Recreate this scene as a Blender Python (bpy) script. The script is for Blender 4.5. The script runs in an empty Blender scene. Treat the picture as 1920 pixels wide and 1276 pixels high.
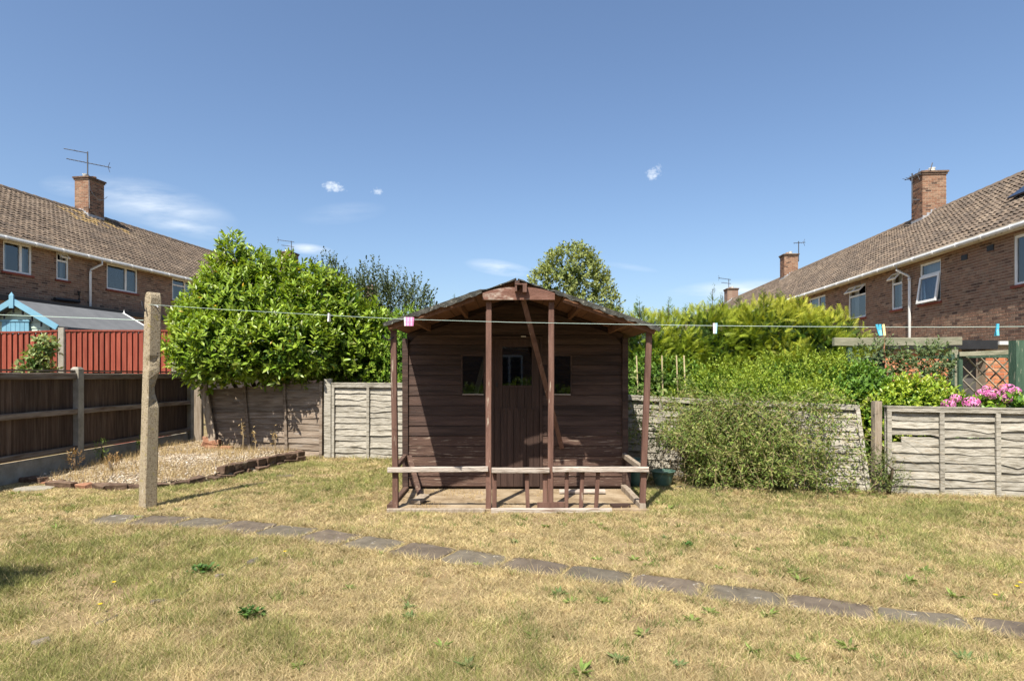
import bpy, math, random
import numpy as np
from mathutils import Vector, Matrix

random.seed(7)
RNG = np.random.default_rng(11)
sc = bpy.context.scene
COL = sc.collection

# ------------------------------------------------------------------ camera
F, CH, HZ = 1150.0, 1.31, 705.0          # focal length in photo pixels, eye height, horizon row
cam_d = bpy.data.cameras.new('camera')
cam = bpy.data.objects.new('camera', cam_d)
COL.objects.link(cam)
cam.location = (0, 0, CH)
cam.rotation_euler = (math.pi / 2, 0, 0)
cam_d.sensor_width = 36.0
cam_d.lens = F / 1920 * 36.0
cam_d.shift_y = (HZ - 638) / 1920
cam_d.clip_end = 2000
sc.camera = cam

# ------------------------------------------------------------------ sun, sky, exposure
SUN = Vector((0.39, 1.0, -1.55)).normalized()
sun_d = bpy.data.lights.new('sun', 'SUN')
sun_d.energy = 5.0
sun_d.angle = math.radians(0.55)
sun_d.color = (1.0, 0.93, 0.82)
sun = bpy.data.objects.new('sun', sun_d)
sun.rotation_euler = SUN.to_track_quat('-Z', 'Y').to_euler()
sun.location = (-4, -8, 14)
COL.objects.link(sun)

world = bpy.data.worlds.new('World')
sc.world = world
world.use_nodes = True
wn = world.node_tree
wbg = wn.nodes['Background']
wbg.inputs[1].default_value = 0.093


def wmath(op, a, b=None, c=None):
    n = wn.nodes.new('ShaderNodeMath')
    n.operation = op
    for i, x in enumerate((a, b, c)):
        if x is None:
            continue
        if isinstance(x, (int, float)):
            n.inputs[i].default_value = x
        else:
            wn.links.new(x, n.inputs[i])
    return n.outputs[0]


sky = wn.nodes.new('ShaderNodeTexSky')
sky.sky_type = 'NISHITA'
sky.sun_disc = False
sky.sun_elevation = math.asin(-SUN.z)
sky.sun_rotation = math.atan2(-SUN.x, -SUN.y)
sky.altitude = 0
sky.air_density = 1.0
sky.dust_density = 1.6
sky.ozone_density = 4.0
wtc = wn.nodes.new('ShaderNodeTexCoord')
wsp = wn.nodes.new('ShaderNodeSeparateXYZ')
wn.links.new(wtc.outputs['Generated'], wsp.inputs[0])
wy = wmath('MAXIMUM', wmath('ABSOLUTE', wsp.outputs[1]), 0.05)
wu = wmath('DIVIDE', wsp.outputs[0], wy)
wv = wmath('DIVIDE', wsp.outputs[2], wy)
wcomb = wn.nodes.new('ShaderNodeCombineXYZ')
wn.links.new(wu, wcomb.inputs[0])
wn.links.new(wv, wcomb.inputs[1])


def wnoise(scale, sx, sy, detail=6, rough=0.6):
    mp = wn.nodes.new('ShaderNodeMapping')
    mp.inputs['Scale'].default_value = (sx, sy, 1)
    mp.inputs['Rotation'].default_value = (0, 0, 0.22)
    wn.links.new(wcomb.outputs[0], mp.inputs[0])
    n = wn.nodes.new('ShaderNodeTexNoise')
    n.inputs['Scale'].default_value = scale
    n.inputs['Detail'].default_value = detail
    n.inputs['Roughness'].default_value = rough
    wn.links.new(mp.outputs[0], n.inputs[0])
    return n.outputs[0]


puff_n = wnoise(30, 1, 1.3, 8, 0.68)
wisp_n = wnoise(5.5, 1, 5.0, 7, 0.6)
cloud = None
# real clouds of that day, by direction (sideways and upward tangent, half sizes, tilt, opacity, kind)
for (px, py, hw, hh, tilt, op, kind) in (
        (633, 351, 24, 11, 0.05, 0.95, 'p'), (704, 359, 13, 8, 0, 0.75, 'p'), (1222, 323, 21, 14, -0.2, 0.95, 'p'),
        (285, 382, 170, 46, 0.24, 0.6, 'w'), (335, 420, 130, 22, 0.24, 0.65, 'w'), (580, 467, 48, 11, 0.1, 1.0, 'w'),
        (935, 502, 68, 16, 0.15, 1.0, 'w'), (1390, 545, 150, 24, -0.05, 0.75, 'w'), (130, 350, 60, 22, 0.1, 0.35, 'w'),
        (1180, 500, 60, 7, 0.15, 0.22, 'w'), (640, 400, 90, 22, -0.1, 0.16, 'w')):
    du = wmath('SUBTRACT', wu, (px - 960) / F)
    dv = wmath('SUBTRACT', wv, (HZ - py) / F)
    ct, st = math.cos(tilt), math.sin(tilt)
    a = wmath('DIVIDE', wmath('SUBTRACT', wmath('MULTIPLY', du, ct), wmath('MULTIPLY', dv, st)), hw / F)
    b = wmath('DIVIDE', wmath('ADD', wmath('MULTIPLY', du, st), wmath('MULTIPLY', dv, ct)), hh / F)
    r2 = wmath('ADD', wmath('MULTIPLY', a, a), wmath('MULTIPLY', b, b))
    fall = wmath('SUBTRACT', 1.0, wmath('SQRT', r2))
    if kind == 'p':
        dens = wmath('ADD', fall, wmath('MULTIPLY', wmath('SUBTRACT', puff_n, 0.52), 5.0))
        dens = wmath('MULTIPLY', dens, 0.9)
    else:
        dens = wmath('MULTIPLY', wmath('MAXIMUM', fall, 0.0), wmath('MAXIMUM', wmath('MULTIPLY', wmath('SUBTRACT', wisp_n, 0.34), 4.2), 0.0))
    cl = wn.nodes.new('ShaderNodeClamp')
    wn.links.new(dens, cl.inputs[0])
    d = wmath('MULTIPLY', cl.outputs[0], op)
    cloud = d if cloud is None else wmath('MAXIMUM', cloud, d)
wmix = wn.nodes.new('ShaderNodeMix')
wmix.data_type = 'RGBA'
wn.links.new(cloud, wmix.inputs[0])
wn.links.new(sky.outputs[0], wmix.inputs[6])
wmix.inputs[7].default_value = (6.3, 6.7, 7.1, 1)
wn.links.new(wmix.outputs[2], wbg.inputs[0])

sc.view_settings.view_transform = 'Standard'
sc.view_settings.look = 'None'
sc.view_settings.gamma = 1.0
sc.view_settings.exposure = 0.92
sc.cycles.use_denoising = True
sc.cycles.max_bounces = 8
sc.cycles.transparent_max_bounces = 12

# ------------------------------------------------------------------ helpers


def at(px, py, Y):
    return Vector(((px - 960) / F * Y, Y, CH - (py - HZ) / F * Y))


def gnd(px, py, z=0.0):
    Y = (CH - z) * F / (py - HZ)
    return Vector(((px - 960) / F * Y, Y, z))


class MB:
    def __init__(s):
        s.v, s.f, s.c = [], [], []

    def add(s, vs, fs, col=None):
        b = len(s.v)
        s.v += [tuple(p) for p in vs]
        s.f += [tuple(b + i for i in f) for f in fs]
        s.c += [col or (1, 1, 1)] * len(vs)
        return s

    def box(s, x0, x1, y0, y1, z0, z1, col=None):
        return s.add([(x0, y0, z0), (x1, y0, z0), (x1, y1, z0), (x0, y1, z0), (x0, y0, z1), (x1, y0, z1), (x1, y1, z1), (x0, y1, z1)],
                     [(0, 3, 2, 1), (4, 5, 6, 7), (0, 1, 5, 4), (1, 2, 6, 5), (2, 3, 7, 6), (3, 0, 4, 7)], col)

    def hexa(s, p, col=None):           # 8 corners: four low, four high, both anticlockwise from above
        return s.add(p, [(0, 3, 2, 1), (4, 5, 6, 7), (0, 1, 5, 4), (1, 2, 6, 5), (2, 3, 7, 6), (3, 0, 4, 7)], col)

    def beam(s, p, q, w, h, up=(0, 0, 1), ch=0.0, col=None, jit=0.0, seg=1):
        p, q = Vector(p), Vector(q)
        d = (q - p).normalized()
        up = Vector(up)
        if abs(d.dot(up)) > 0.95:
            up = Vector((0, 1, 0))
        x = d.cross(up).normalized()
        z = x.cross(d).normalized()
        a, b = w / 2, h / 2
        if ch:
            sec = [(-a + ch, -b), (a - ch, -b), (a, -b + ch), (a, b - ch), (a - ch, b), (-a + ch, b), (-a, b - ch), (-a, -b + ch)]
        else:
            sec = [(-a, -b), (a, -b), (a, b), (-a, b)]
        n = len(sec)
        vs, fs = [], []
        for i in range(seg + 1):
            o = p.lerp(q, i / seg)
            if jit:
                o = o + x * random.uniform(-jit, jit) + z * random.uniform(-jit, jit)
            for (u, v) in sec:
                vs.append(o + x * u + z * v)
        for i in range(seg):
            for k in range(n):
                k2 = (k + 1) % n
                fs.append((i * n + k, i * n + k2, (i + 1) * n + k2, (i + 1) * n + k))
        fs.append(tuple(range(n))[::-1])
        fs.append(tuple(range(seg * n, seg * n + n)))
        return s.add(vs, fs, col)

    def tube(s, pts, r, n=6, col=None, cap=True):
        pts = [Vector(p) for p in pts]
        rs = r if isinstance(r, (list, tuple)) else [r] * len(pts)
        vs, fs = [], []
        for i, p in enumerate(pts):
            d = (pts[min(i + 1, len(pts) - 1)] - pts[max(i - 1, 0)]).normalized()
            up = Vector((0, 0, 1)) if abs(d.z) < 0.9 else Vector((0, 1, 0))
            x = d.cross(up).normalized()
            z = x.cross(d)
            for k in range(n):
                t = 2 * math.pi * k / n
                vs.append(p + (x * math.cos(t) + z * math.sin(t)) * rs[i])
        for i in range(len(pts) - 1):
            for k in range(n):
                k2 = (k + 1) % n
                fs.append((i * n + k, i * n + k2, (i + 1) * n + k2, (i + 1) * n + k))
        if cap:
            fs.append(tuple(range(n))[::-1])
            m = (len(pts) - 1) * n
            fs.append(tuple(range(m, m + n)))
        return s.add(vs, fs, col)

    def lathe(s, c, prof, n=20, col=None):
        vs, fs = [], []
        for (r, z) in prof:
            for k in range(n):
                t = 2 * math.pi * k / n
                vs.append((c[0] + r * math.cos(t), c[1] + r * math.sin(t), c[2] + z))
        for i in range(len(prof) - 1):
            for k in range(n):
                k2 = (k + 1) % n
                fs.append((i * n + k, i * n + k2, (i + 1) * n + k2, (i + 1) * n + k))
        return s.add(vs, fs, col)

    def mesh(s, name, mat, smooth=False):
        me = bpy.data.meshes.new(name)
        me.from_pydata(s.v, [], s.f)
        at_ = me.color_attributes.new('Col', 'FLOAT_COLOR', 'POINT')
        ca = np.ones((len(s.v), 4), np.float32)
        if s.c:
            ca[:, :3] = np.array(s.c, np.float32)
        at_.data.foreach_set('color', ca.ravel())
        if smooth:
            me.polygons.foreach_set('use_smooth', [True] * len(me.polygons))
        me.materials.append(mat)
        return me

    def build(s, name, mat, parent=None, smooth=False):
        return put(name, s.mesh(name, mat, smooth), parent)


def wloc(o):
    l = Vector((0, 0, 0))
    while o is not None:
        l += o.location
        o = o.parent
    return l


def put(name, me, parent=None, M=None):
    """link a mesh whose vertices (after M) are in world coordinates under parent"""
    o = bpy.data.objects.new(name, me)
    COL.objects.link(o)
    off = wloc(parent)
    if M is not None:
        o.matrix_basis = Matrix.Translation(-off) @ M
    else:
        o.location = -off
    o.parent = parent
    return o


def tag(o, label=None, cat=None, group=None, kind=None):
    for k, v in (('label', label), ('category', cat), ('group', group), ('kind', kind)):
        if v:
            o[k] = v
    return o


def thing(name, loc, label, cat, group=None):
    o = bpy.data.objects.new(name, None)
    o.empty_display_size = 0.1
    o.location = loc
    COL.objects.link(o)
    return tag(o, label, cat, group)


# ------------------------------------------------------------------ materials
def rgba(c):
    return (c[0], c[1], c[2], 1)


def surf(name, cols, scale=4, stretch=(1, 1, 1), detail=6, rough=0.85, bump=0.0, bscale=None, rnd=0.2, spots=(), attr=False,
         spec=0.25, world=False, pos=None, metal=0.0, bdist=0.02, hue=0.0, nrough=0.6):
    m = bpy.data.materials.new(name)
    m.use_nodes = True
    nt = m.node_tree
    b = nt.nodes['Principled BSDF']
    b.inputs['Roughness'].default_value = rough
    b.inputs['Specular IOR Level'].default_value = spec
    b.inputs['Metallic'].default_value = metal
    L = nt.links.new
    oi = nt.nodes.new('ShaderNodeObjectInfo')
    if world:
        g = nt.nodes.new('ShaderNodeNewGeometry')
        src = g.outputs['Position']
    else:
        tc = nt.nodes.new('ShaderNodeTexCoord')
        src = tc.outputs['Object']
    off = nt.nodes.new('ShaderNodeVectorMath')
    off.operation = 'MULTIPLY_ADD'
    cx = nt.nodes.new('ShaderNodeCombineXYZ')
    L(oi.outputs['Random'], cx.inputs[0]); L(oi.outputs['Random'], cx.inputs[1]); L(oi.outputs['Random'], cx.inputs[2])
    L(cx.outputs[0], off.inputs[0])
    off.inputs[1].default_value = (0, 0, 0) if world else (31, 17, 53)
    L(src, off.inputs[2])
    mp = nt.nodes.new('ShaderNodeMapping')
    mp.inputs['Scale'].default_value = stretch
    L(off.outputs[0], mp.inputs[0])

    def noise(sc_, det=detail, rg=nrough, raw=False):
        n = nt.nodes.new('ShaderNodeTexNoise')
        n.inputs['Scale'].default_value = sc_
        n.inputs['Detail'].default_value = det
        n.inputs['Roughness'].default_value = rg
        L(off.outputs[0] if raw else mp.outputs[0], n.inputs[0])
        return n.outputs[0]
    r = nt.nodes.new('ShaderNodeValToRGB')
    L(noise(scale), r.inputs[0])
    el = r.color_ramp.elements
    ps = pos or [0.32 + 0.36 * i / max(1, len(cols) - 1) for i in range(len(cols))]
    el[0].position, el[0].color = ps[0], rgba(cols[0])
    el[1].position, el[1].color = ps[1 % len(ps)] if len(ps) > 1 else 1.0, rgba(cols[1 % len(cols)])
    for i in range(2, len(cols)):
        e = el.new(ps[i])
        e.color = rgba(cols[i])
    col = r.outputs[0]
    for (sc_, thr, soft, c, st) in spots:
        s = noise(sc_, 5, 0.6, not st)
        mr = nt.nodes.new('ShaderNodeMapRange')
        mr.inputs[1].default_value = thr
        mr.inputs[2].default_value = thr + soft
        L(s, mr.inputs[0])
        mx = nt.nodes.new('ShaderNodeMix')
        mx.data_type = 'RGBA'
        L(mr.outputs[0], mx.inputs[0]); L(col, mx.inputs[6])
        mx.inputs[7].default_value = rgba(c)
        col = mx.outputs[2]
    if attr:
        a = nt.nodes.new('ShaderNodeAttribute')
        a.attribute_name = 'Col'
        mx = nt.nodes.new('ShaderNodeMix')
        mx.data_type = 'RGBA'
        mx.blend_type = 'MULTIPLY'
        mx.inputs[0].default_value = 1
        L(col, mx.inputs[6]); L(a.outputs[0], mx.inputs[7])
        col = mx.outputs[2]
    if rnd:
        hs = nt.nodes.new('ShaderNodeHueSaturation')
        mr = nt.nodes.new('ShaderNodeMapRange')
        mr.inputs[3].default_value = 1 - rnd
        mr.inputs[4].default_value = 1 + rnd
        L(oi.outputs['Random'], mr.inputs[0])
        L(mr.outputs[0], hs.inputs['Value'])
        L(col, hs.inputs['Color'])
        col = hs.outputs[0]
    L(col, b.inputs['Base Color'])
    if bump:
        bp = nt.nodes.new('ShaderNodeBump')
        bp.inputs['Strength'].default_value = bump
        bp.inputs['Distance'].default_value = bdist
        L(noise(bscale or scale * 3, 6, 0.65), bp.inputs['Height'])
        L(bp.outputs[0], b.inputs['Normal'])
    return m


def leafmat(name, trans=0.3, rough=0.4, spec=0.4, tint=(1.25, 1.15, 0.5)):
    m = bpy.data.materials.new(name)
    m.use_nodes = True
    nt = m.node_tree
    b = nt.nodes['Principled BSDF']
    b.inputs['Roughness'].default_value = rough
    b.inputs['Specular IOR Level'].default_value = spec
    a = nt.nodes.new('ShaderNodeAttribute')
    a.attribute_name = 'Col'
    nt.links.new(a.outputs[0], b.inputs['Base Color'])
    if trans:
        t = nt.nodes.new('ShaderNodeBsdfTranslucent')
        mx = nt.nodes.new('ShaderNodeMix')
        mx.data_type = 'RGBA'
        mx.blend_type = 'MULTIPLY'
        mx.inputs[0].default_value = 1
        nt.links.new(a.outputs[0], mx.inputs[6])
        mx.inputs[7].default_value = rgba(tint)
        nt.links.new(mx.outputs[2], t.inputs[0])
        ms = nt.nodes.new('ShaderNodeMixShader')
        ms.inputs[0].default_value = trans
        nt.links.new(b.outputs[0], ms.inputs[1])
        nt.links.new(t.outputs[0], ms.inputs[2])
        nt.links.new(ms.outputs[0], nt.nodes['Material Output'].inputs[0])
    return m


def glassmat(name, tint=(0.8, 0.85, 0.85), ior=1.6, rough=0.02):
    m = bpy.data.materials.new(name)
    m.use_nodes = True
    nt = m.node_tree
    nt.nodes.remove(nt.nodes['Principled BSDF'])
    t = nt.nodes.new('ShaderNodeBsdfTransparent')
    t.inputs[0].default_value = rgba(tint)
    g = nt.nodes.new('ShaderNodeBsdfGlossy')
    g.inputs['Roughness'].default_value = rough
    fr = nt.nodes.new('ShaderNodeFresnel')
    fr.inputs[0].default_value = ior
    ms = nt.nodes.new('ShaderNodeMixShader')
    nt.links.new(fr.outputs[0], ms.inputs[0])
    nt.links.new(t.outputs[0], ms.inputs[1])
    nt.links.new(g.outputs[0], ms.inputs[2])
    nt.links.new(ms.outputs[0], nt.nodes['Material Output'].inputs[0])
    return m


def brickmat(name, swap=1):          # for walls too far away to build brick by brick
    m = bpy.data.materials.new(name)
    m.use_nodes = True
    nt = m.node_tree
    b = nt.nodes['Principled BSDF']
    b.inputs['Roughness'].default_value = 0.9
    tc = nt.nodes.new('ShaderNodeTexCoord')
    sp = nt.nodes.new('ShaderNodeSeparateXYZ')
    nt.links.new(tc.outputs['Object'], sp.inputs[0])
    cb = nt.nodes.new('ShaderNodeCombineXYZ')
    nt.links.new(sp.outputs[swap], cb.inputs[0]); nt.links.new(sp.outputs[2], cb.inputs[1])
    br = nt.nodes.new('ShaderNodeTexBrick')
    br.inputs['Color1'].default_value = rgba((0.225, 0.132, 0.092))
    br.inputs['Color2'].default_value = rgba((0.16, 0.093, 0.07))
    br.inputs['Mortar'].default_value = rgba((0.26, 0.19, 0.14))
    br.inputs['Scale'].default_value = 1
    br.inputs['Brick Width'].default_value = 0.225
    br.inputs['Row Height'].default_value = 0.075
    br.inputs['Mortar Size'].default_value = 0.011
    nt.links.new(cb.outputs[0], br.inputs[0])
    nt.links.new(br.outputs[0], b.inputs['Base Color'])
    return m


M = {}
M['soil'] = surf('dry_lawn_soil', [(0.15, 0.105, 0.055), (0.25, 0.185, 0.10), (0.20, 0.155, 0.07), (0.16, 0.145, 0.05)], 2.2, world=True, bump=0.6,
                 bscale=60, rnd=0, spots=((9, 0.55, 0.2, (0.36, 0.27, 0.13), False),))
M['shed'] = surf('brown_stained_board', [(0.030, 0.0185, 0.0145), (0.053, 0.0315, 0.0245), (0.083, 0.049, 0.037)], 2.6, (0.5, 6, 6), rough=0.62, bump=0.4, bscale=14, rnd=0.28,
                 spots=((1.3, 0.52, 0.25, (0.088, 0.058, 0.045), True), (22, 0.68, 0.06, (0.20, 0.145, 0.11), True),))
M['shed_worn'] = surf('worn_brown_stained_board', [(0.058, 0.034, 0.026), (0.088, 0.051, 0.038), (0.13, 0.08, 0.058)], 3.0, (0.6, 6, 9), rough=0.7, bump=0.5, bscale=14, rnd=0.15,
                      spots=((9, 0.60, 0.06, (0.30, 0.235, 0.18), True),))
M['door'] = surf('brown_stained_door', [(0.038, 0.0225, 0.0175), (0.066, 0.039, 0.030)], 3.0, (7, 6, 0.5), rough=0.65, bump=0.3, bscale=12, rnd=0.12,
                 spots=((20, 0.70, 0.05, (0.2, 0.15, 0.11), True),))
M['post'] = surf('red_brown_timber', [(0.092, 0.049, 0.037), (0.132, 0.072, 0.054), (0.175, 0.10, 0.076)], 5.0, (4, 4, 0.5), rough=0.75, bump=0.4, bscale=18, rnd=0.1,
                 spots=((8, 0.64, 0.05, (0.33, 0.27, 0.21), True),))
M['peel'] = surf('peeling_pale_timber', [(0.17, 0.105, 0.075), (0.33, 0.285, 0.24), (0.43, 0.38, 0.33), (0.27, 0.22, 0.17)], 6.0, (0.7, 6, 6), rough=0.85, bump=0.6, bscale=10, rnd=0.1)
M['peel_beam'] = surf('half_painted_beam', [(0.125, 0.062, 0.046), (0.175, 0.09, 0.066), (0.40, 0.34, 0.285)], 4.0, (1, 4, 2.2), rough=0.8, bump=0.6, bscale=10, rnd=0.1, pos=[0.3, 0.52, 0.62])
M['decking'] = surf('orange_brown_roof_board', [(0.12, 0.060, 0.035), (0.18, 0.09, 0.05)], 4.0, (5, 0.6, 1), rough=0.8, bump=0.3, rnd=0.12)
M['felt'] = surf('mossy_roof_felt', [(0.028, 0.029, 0.026), (0.056, 0.057, 0.05), (0.10, 0.098, 0.085)], 14, rough=0.95, bump=0.8, bscale=50, rnd=0.1,
                 spots=((30, 0.62, 0.06, (0.27, 0.27, 0.22), False), (11, 0.66, 0.1, (0.07, 0.08, 0.035), False)))
M['porch'] = surf('sandy_porch_floor', [(0.17, 0.12, 0.07), (0.27, 0.205, 0.13), (0.36, 0.285, 0.195)], 4, rough=0.95, bump=0.6, bscale=40, rnd=0, world=True,
                  spots=((13, 0.62, 0.08, (0.15, 0.105, 0.06), False),))
M['lap'] = surf('silvered_lap_board', [(0.155, 0.138, 0.108), (0.265, 0.245, 0.20), (0.36, 0.34, 0.29), (0.29, 0.255, 0.20)], 5.5, (1.2, 1.2, 7), rough=0.9, bump=0.7, bscale=9, rnd=0.14,
                spots=((5, 0.66, 0.1, (0.16, 0.12, 0.085), True),), detail=8)
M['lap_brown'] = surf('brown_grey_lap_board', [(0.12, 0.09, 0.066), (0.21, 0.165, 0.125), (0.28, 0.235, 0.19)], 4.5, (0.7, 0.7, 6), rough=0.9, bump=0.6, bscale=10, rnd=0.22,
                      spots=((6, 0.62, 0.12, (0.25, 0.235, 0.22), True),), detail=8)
M['batten'] = surf('weathered_fence_timber', [(0.16, 0.125, 0.09), (0.25, 0.205, 0.155), (0.33, 0.285, 0.23)], 5, (5, 5, 0.6), rough=0.9, bump=0.6, bscale=12, rnd=0.15)
M['dark_board'] = surf('dark_fence_board', [(0.042, 0.026, 0.018), (0.075, 0.048, 0.033), (0.115, 0.082, 0.06)], 4, (7, 7, 0.45), rough=0.88, bump=0.5, bscale=10, rnd=0.3,
                       spots=((5, 0.62, 0.15, (0.14, 0.115, 0.095), True),))
M['dark_rail'] = surf('weathered_fence_rail', [(0.09, 0.062, 0.045), (0.165, 0.13, 0.10), (0.24, 0.205, 0.17)], 4, (5, 0.6, 5), rough=0.9, bump=0.5, bscale=10, rnd=0.15)
M['concrete'] = surf('fence_post_concrete', [(0.21, 0.195, 0.16), (0.29, 0.27, 0.225), (0.34, 0.32, 0.275)], 6, rough=0.95, bump=0.4, bscale=70, rnd=0.08,
                     spots=((14, 0.64, 0.1, (0.19, 0.19, 0.13), False),))
M['pebble'] = surf('pebbly_concrete', [(0.21, 0.165, 0.105), (0.33, 0.27, 0.18), (0.45, 0.38, 0.265), (0.24, 0.19, 0.12)], 48, rough=0.95, bump=1.0, bscale=90, rnd=0, detail=3, bdist=0.02,
                   spots=((16, 0.61, 0.05, (0.36, 0.30, 0.12), False), (11, 0.66, 0.05, (0.5, 0.45, 0.36), False), (23, 0.66, 0.04, (0.07, 0.055, 0.035), False)))
M['red_board'] = surf('red_stained_board', [(0.165, 0.036, 0.023), (0.225, 0.052, 0.032), (0.27, 0.078, 0.05)], 4, (6, 6, 0.5), rough=0.7, bump=0.3, rnd=0.14)
M['slab'] = surf('grey_paving_slab', [(0.085, 0.073, 0.055), (0.118, 0.102, 0.077), (0.152, 0.132, 0.1)], 9, rough=0.95, bump=0.5, bscale=60, rnd=0.12,
                 spots=((5, 0.58, 0.15, (0.13, 0.105, 0.07), False), (13, 0.65, 0.03, (0.30, 0.28, 0.24), False)))
M['slab_red'] = surf('red_brown_paving_slab', [(0.085, 0.068, 0.052), (0.118, 0.095, 0.072), (0.15, 0.122, 0.093)], 9, rough=0.95, bump=0.5, bscale=60, rnd=0.12,
                     spots=((5, 0.60, 0.15, (0.13, 0.105, 0.07), False), (13, 0.66, 0.03, (0.30, 0.28, 0.24), False)))
M['kerb'] = surf('grey_edging_stone', [(0.10, 0.085, 0.07), (0.17, 0.145, 0.115), (0.22, 0.18, 0.13)], 12, rough=0.95, bump=0.6, rnd=0.25)
M['old_brick'] = surf('old_edging_brick', [(0.07, 0.042, 0.030), (0.12, 0.078, 0.054), (0.17, 0.12, 0.083)], 9, rough=0.95, bump=0.9, bscale=25, rnd=0.25,
                      spots=((8, 0.60, 0.1, (0.2, 0.165, 0.115), False),))
M['rubble'] = surf('broken_orange_brick', [(0.22, 0.10, 0.06), (0.32, 0.165, 0.10), (0.38, 0.25, 0.17)], 9, rough=0.95, bump=0.7, bscale=25, rnd=0.2)
M['gravel'] = surf('gravel_stone', [(0.8, 0.8, 0.8), (1, 1, 1)], 20, rough=0.9, attr=True, rnd=0, world=True)
M['bed'] = surf('gravel_bed_soil', [(0.19, 0.145, 0.085), (0.33, 0.265, 0.17), (0.42, 0.36, 0.26)], 14, rough=1, bump=0.9, bscale=45, rnd=0, world=True)
M['brick'] = surf('house_brick', [(0.72, 0.72, 0.72), (1, 1, 1), (1.2, 1.15, 1.1)], 9, rough=0.9, attr=True, rnd=0, bump=0.3, bscale=40, spec=0.15)
M['mortar'] = surf('mortar', [(0.29, 0.225, 0.16), (0.37, 0.295, 0.215)], 6, rough=0.95, rnd=0)
M['ridge'] = surf('ridge_tile', [(0.13, 0.10, 0.075), (0.22, 0.165, 0.12)], 5, rough=0.95, rnd=0)
M['brick_far'] = brickmat('far_brickwork')
M['brick_far2'] = brickmat('own_house_brickwork', 0)
M['tile'] = surf('concrete_pantile', [(0.7, 0.7, 0.7), (1, 1, 1), (1.25, 1.2, 1.1)], 5, rough=0.95, attr=True, rnd=0, bump=0.3, bscale=40, spec=0.12,
                 spots=((30, 0.66, 0.06, (0.3, 0.25, 0.14), False),))
M['under'] = surf('roof_underlay_gap_shade', [(0.06, 0.05, 0.04), (0.09, 0.075, 0.06)], 4, rnd=0)  # roof underlay, also the dark sheet imitating shadow between fence boards
M['white'] = surf('white_plastic', [(0.66, 0.66, 0.64), (0.76, 0.76, 0.74)], 3, rough=0.4, rnd=0.04, spec=0.4)
M['cream'] = surf('cream_painted_soffit', [(0.50, 0.45, 0.34), (0.62, 0.58, 0.48)], 3, (1, 1, 1), rough=0.7, rnd=0.05,
                  spots=((7, 0.66, 0.1, (0.3, 0.23, 0.13), False),))
M['gutter'] = surf('grey_white_gutter', [(0.42, 0.43, 0.43), (0.6, 0.61, 0.61)], 2, rough=0.45, rnd=0.05, spec=0.4,
                   spots=((5, 0.64, 0.12, (0.2, 0.19, 0.17), False),))
M['sill'] = surf('red_tile_sill', [(0.17, 0.045, 0.03), (0.23, 0.065, 0.045)], 9, rough=0.8)
M['black'] = surf('black_plastic', [(0.012, 0.012, 0.013), (0.022, 0.022, 0.024)], 5, rough=0.45, rnd=0.1, spec=0.4)
M['lead'] = surf('lead_flashing', [(0.23, 0.24, 0.26), (0.42, 0.43, 0.44)], 7, rough=0.6, rnd=0.1)
M['clay'] = surf('clay_chimney_pot', [(0.34, 0.17, 0.09), (0.45, 0.25, 0.14)], 6)
M['cap'] = surf('pale_chimney_pot', [(0.5, 0.48, 0.43), (0.6, 0.58, 0.53)], 6)
M['metal'] = surf('aerial_metal', [(0.07, 0.07, 0.075), (0.12, 0.12, 0.125)], 5, rough=0.5, metal=0.3)
M['solar'] = surf('solar_panel', [(0.006, 0.008, 0.02), (0.012, 0.015, 0.03)], 5, rough=0.2, spec=0.5)
M['glass'] = glassmat('window_glass', (0.75, 0.82, 0.85), 2.1)
M['shed_glass'] = glassmat('shed_window_glass', (0.75, 0.78, 0.76), 1.9, 0.02)
M['curtain'] = surf('net_curtain', [(0.55, 0.58, 0.6), (0.7, 0.72, 0.73)], 3, (14, 14, 0.5), rnd=0.15)
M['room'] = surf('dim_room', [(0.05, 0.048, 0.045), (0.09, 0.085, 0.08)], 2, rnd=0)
M['mint'] = surf('mint_painted_board', [(0.40, 0.50, 0.41), (0.47, 0.56, 0.47)], 4, rough=0.6, rnd=0.05)
M['blue'] = surf('sky_blue_paint', [(0.13, 0.29, 0.39), (0.175, 0.35, 0.45)], 5, rough=0.55, rnd=0.05)
M['greyfelt'] = surf('grey_roof_felt', [(0.105, 0.11, 0.115), (0.135, 0.14, 0.145)], 4, rough=0.95, bump=0.2, bscale=90, rnd=0.03)
M['green_wood'] = surf('faded_green_timber', [(0.16, 0.165, 0.11), (0.225, 0.22, 0.155), (0.285, 0.27, 0.20)], 4, (1, 4, 4), rough=0.85, bump=0.4, rnd=0.12)
M['green_post'] = surf('dark_green_timber', [(0.035, 0.07, 0.045), (0.065, 0.11, 0.075)], 5, (4, 4, 0.5), rough=0.8, bump=0.4, rnd=0.12,
                       spots=((9, 0.60, 0.08, (0.25, 0.26, 0.19), True),))
M['lattice'] = surf('trellis_slat', [(0.075, 0.075, 0.05), (0.14, 0.125, 0.09)], 6, rough=0.9, rnd=0.25)
M['lattice_pale'] = surf('pale_trellis_slat', [(0.33, 0.28, 0.21), (0.45, 0.40, 0.32)], 6, rough=0.9, rnd=0.1)
M['glaze'] = surf('green_glazed_pot', [(0.06, 0.125, 0.095), (0.105, 0.185, 0.15)], 6, rough=0.35, spec=0.5, rnd=0.15)
M['bark'] = surf('bark', [(0.09, 0.065, 0.042), (0.17, 0.13, 0.09)], 9, (3, 3, 0.6), rough=0.95, bump=0.6)
M['stem'] = surf('dry_stem', [(0.30, 0.215, 0.12), (0.42, 0.33, 0.20)], 9, rough=0.95, rnd=0.2)
M['cane'] = surf('bamboo_cane', [(0.42, 0.34, 0.19), (0.55, 0.46, 0.28)], 9, rough=0.7)
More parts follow.
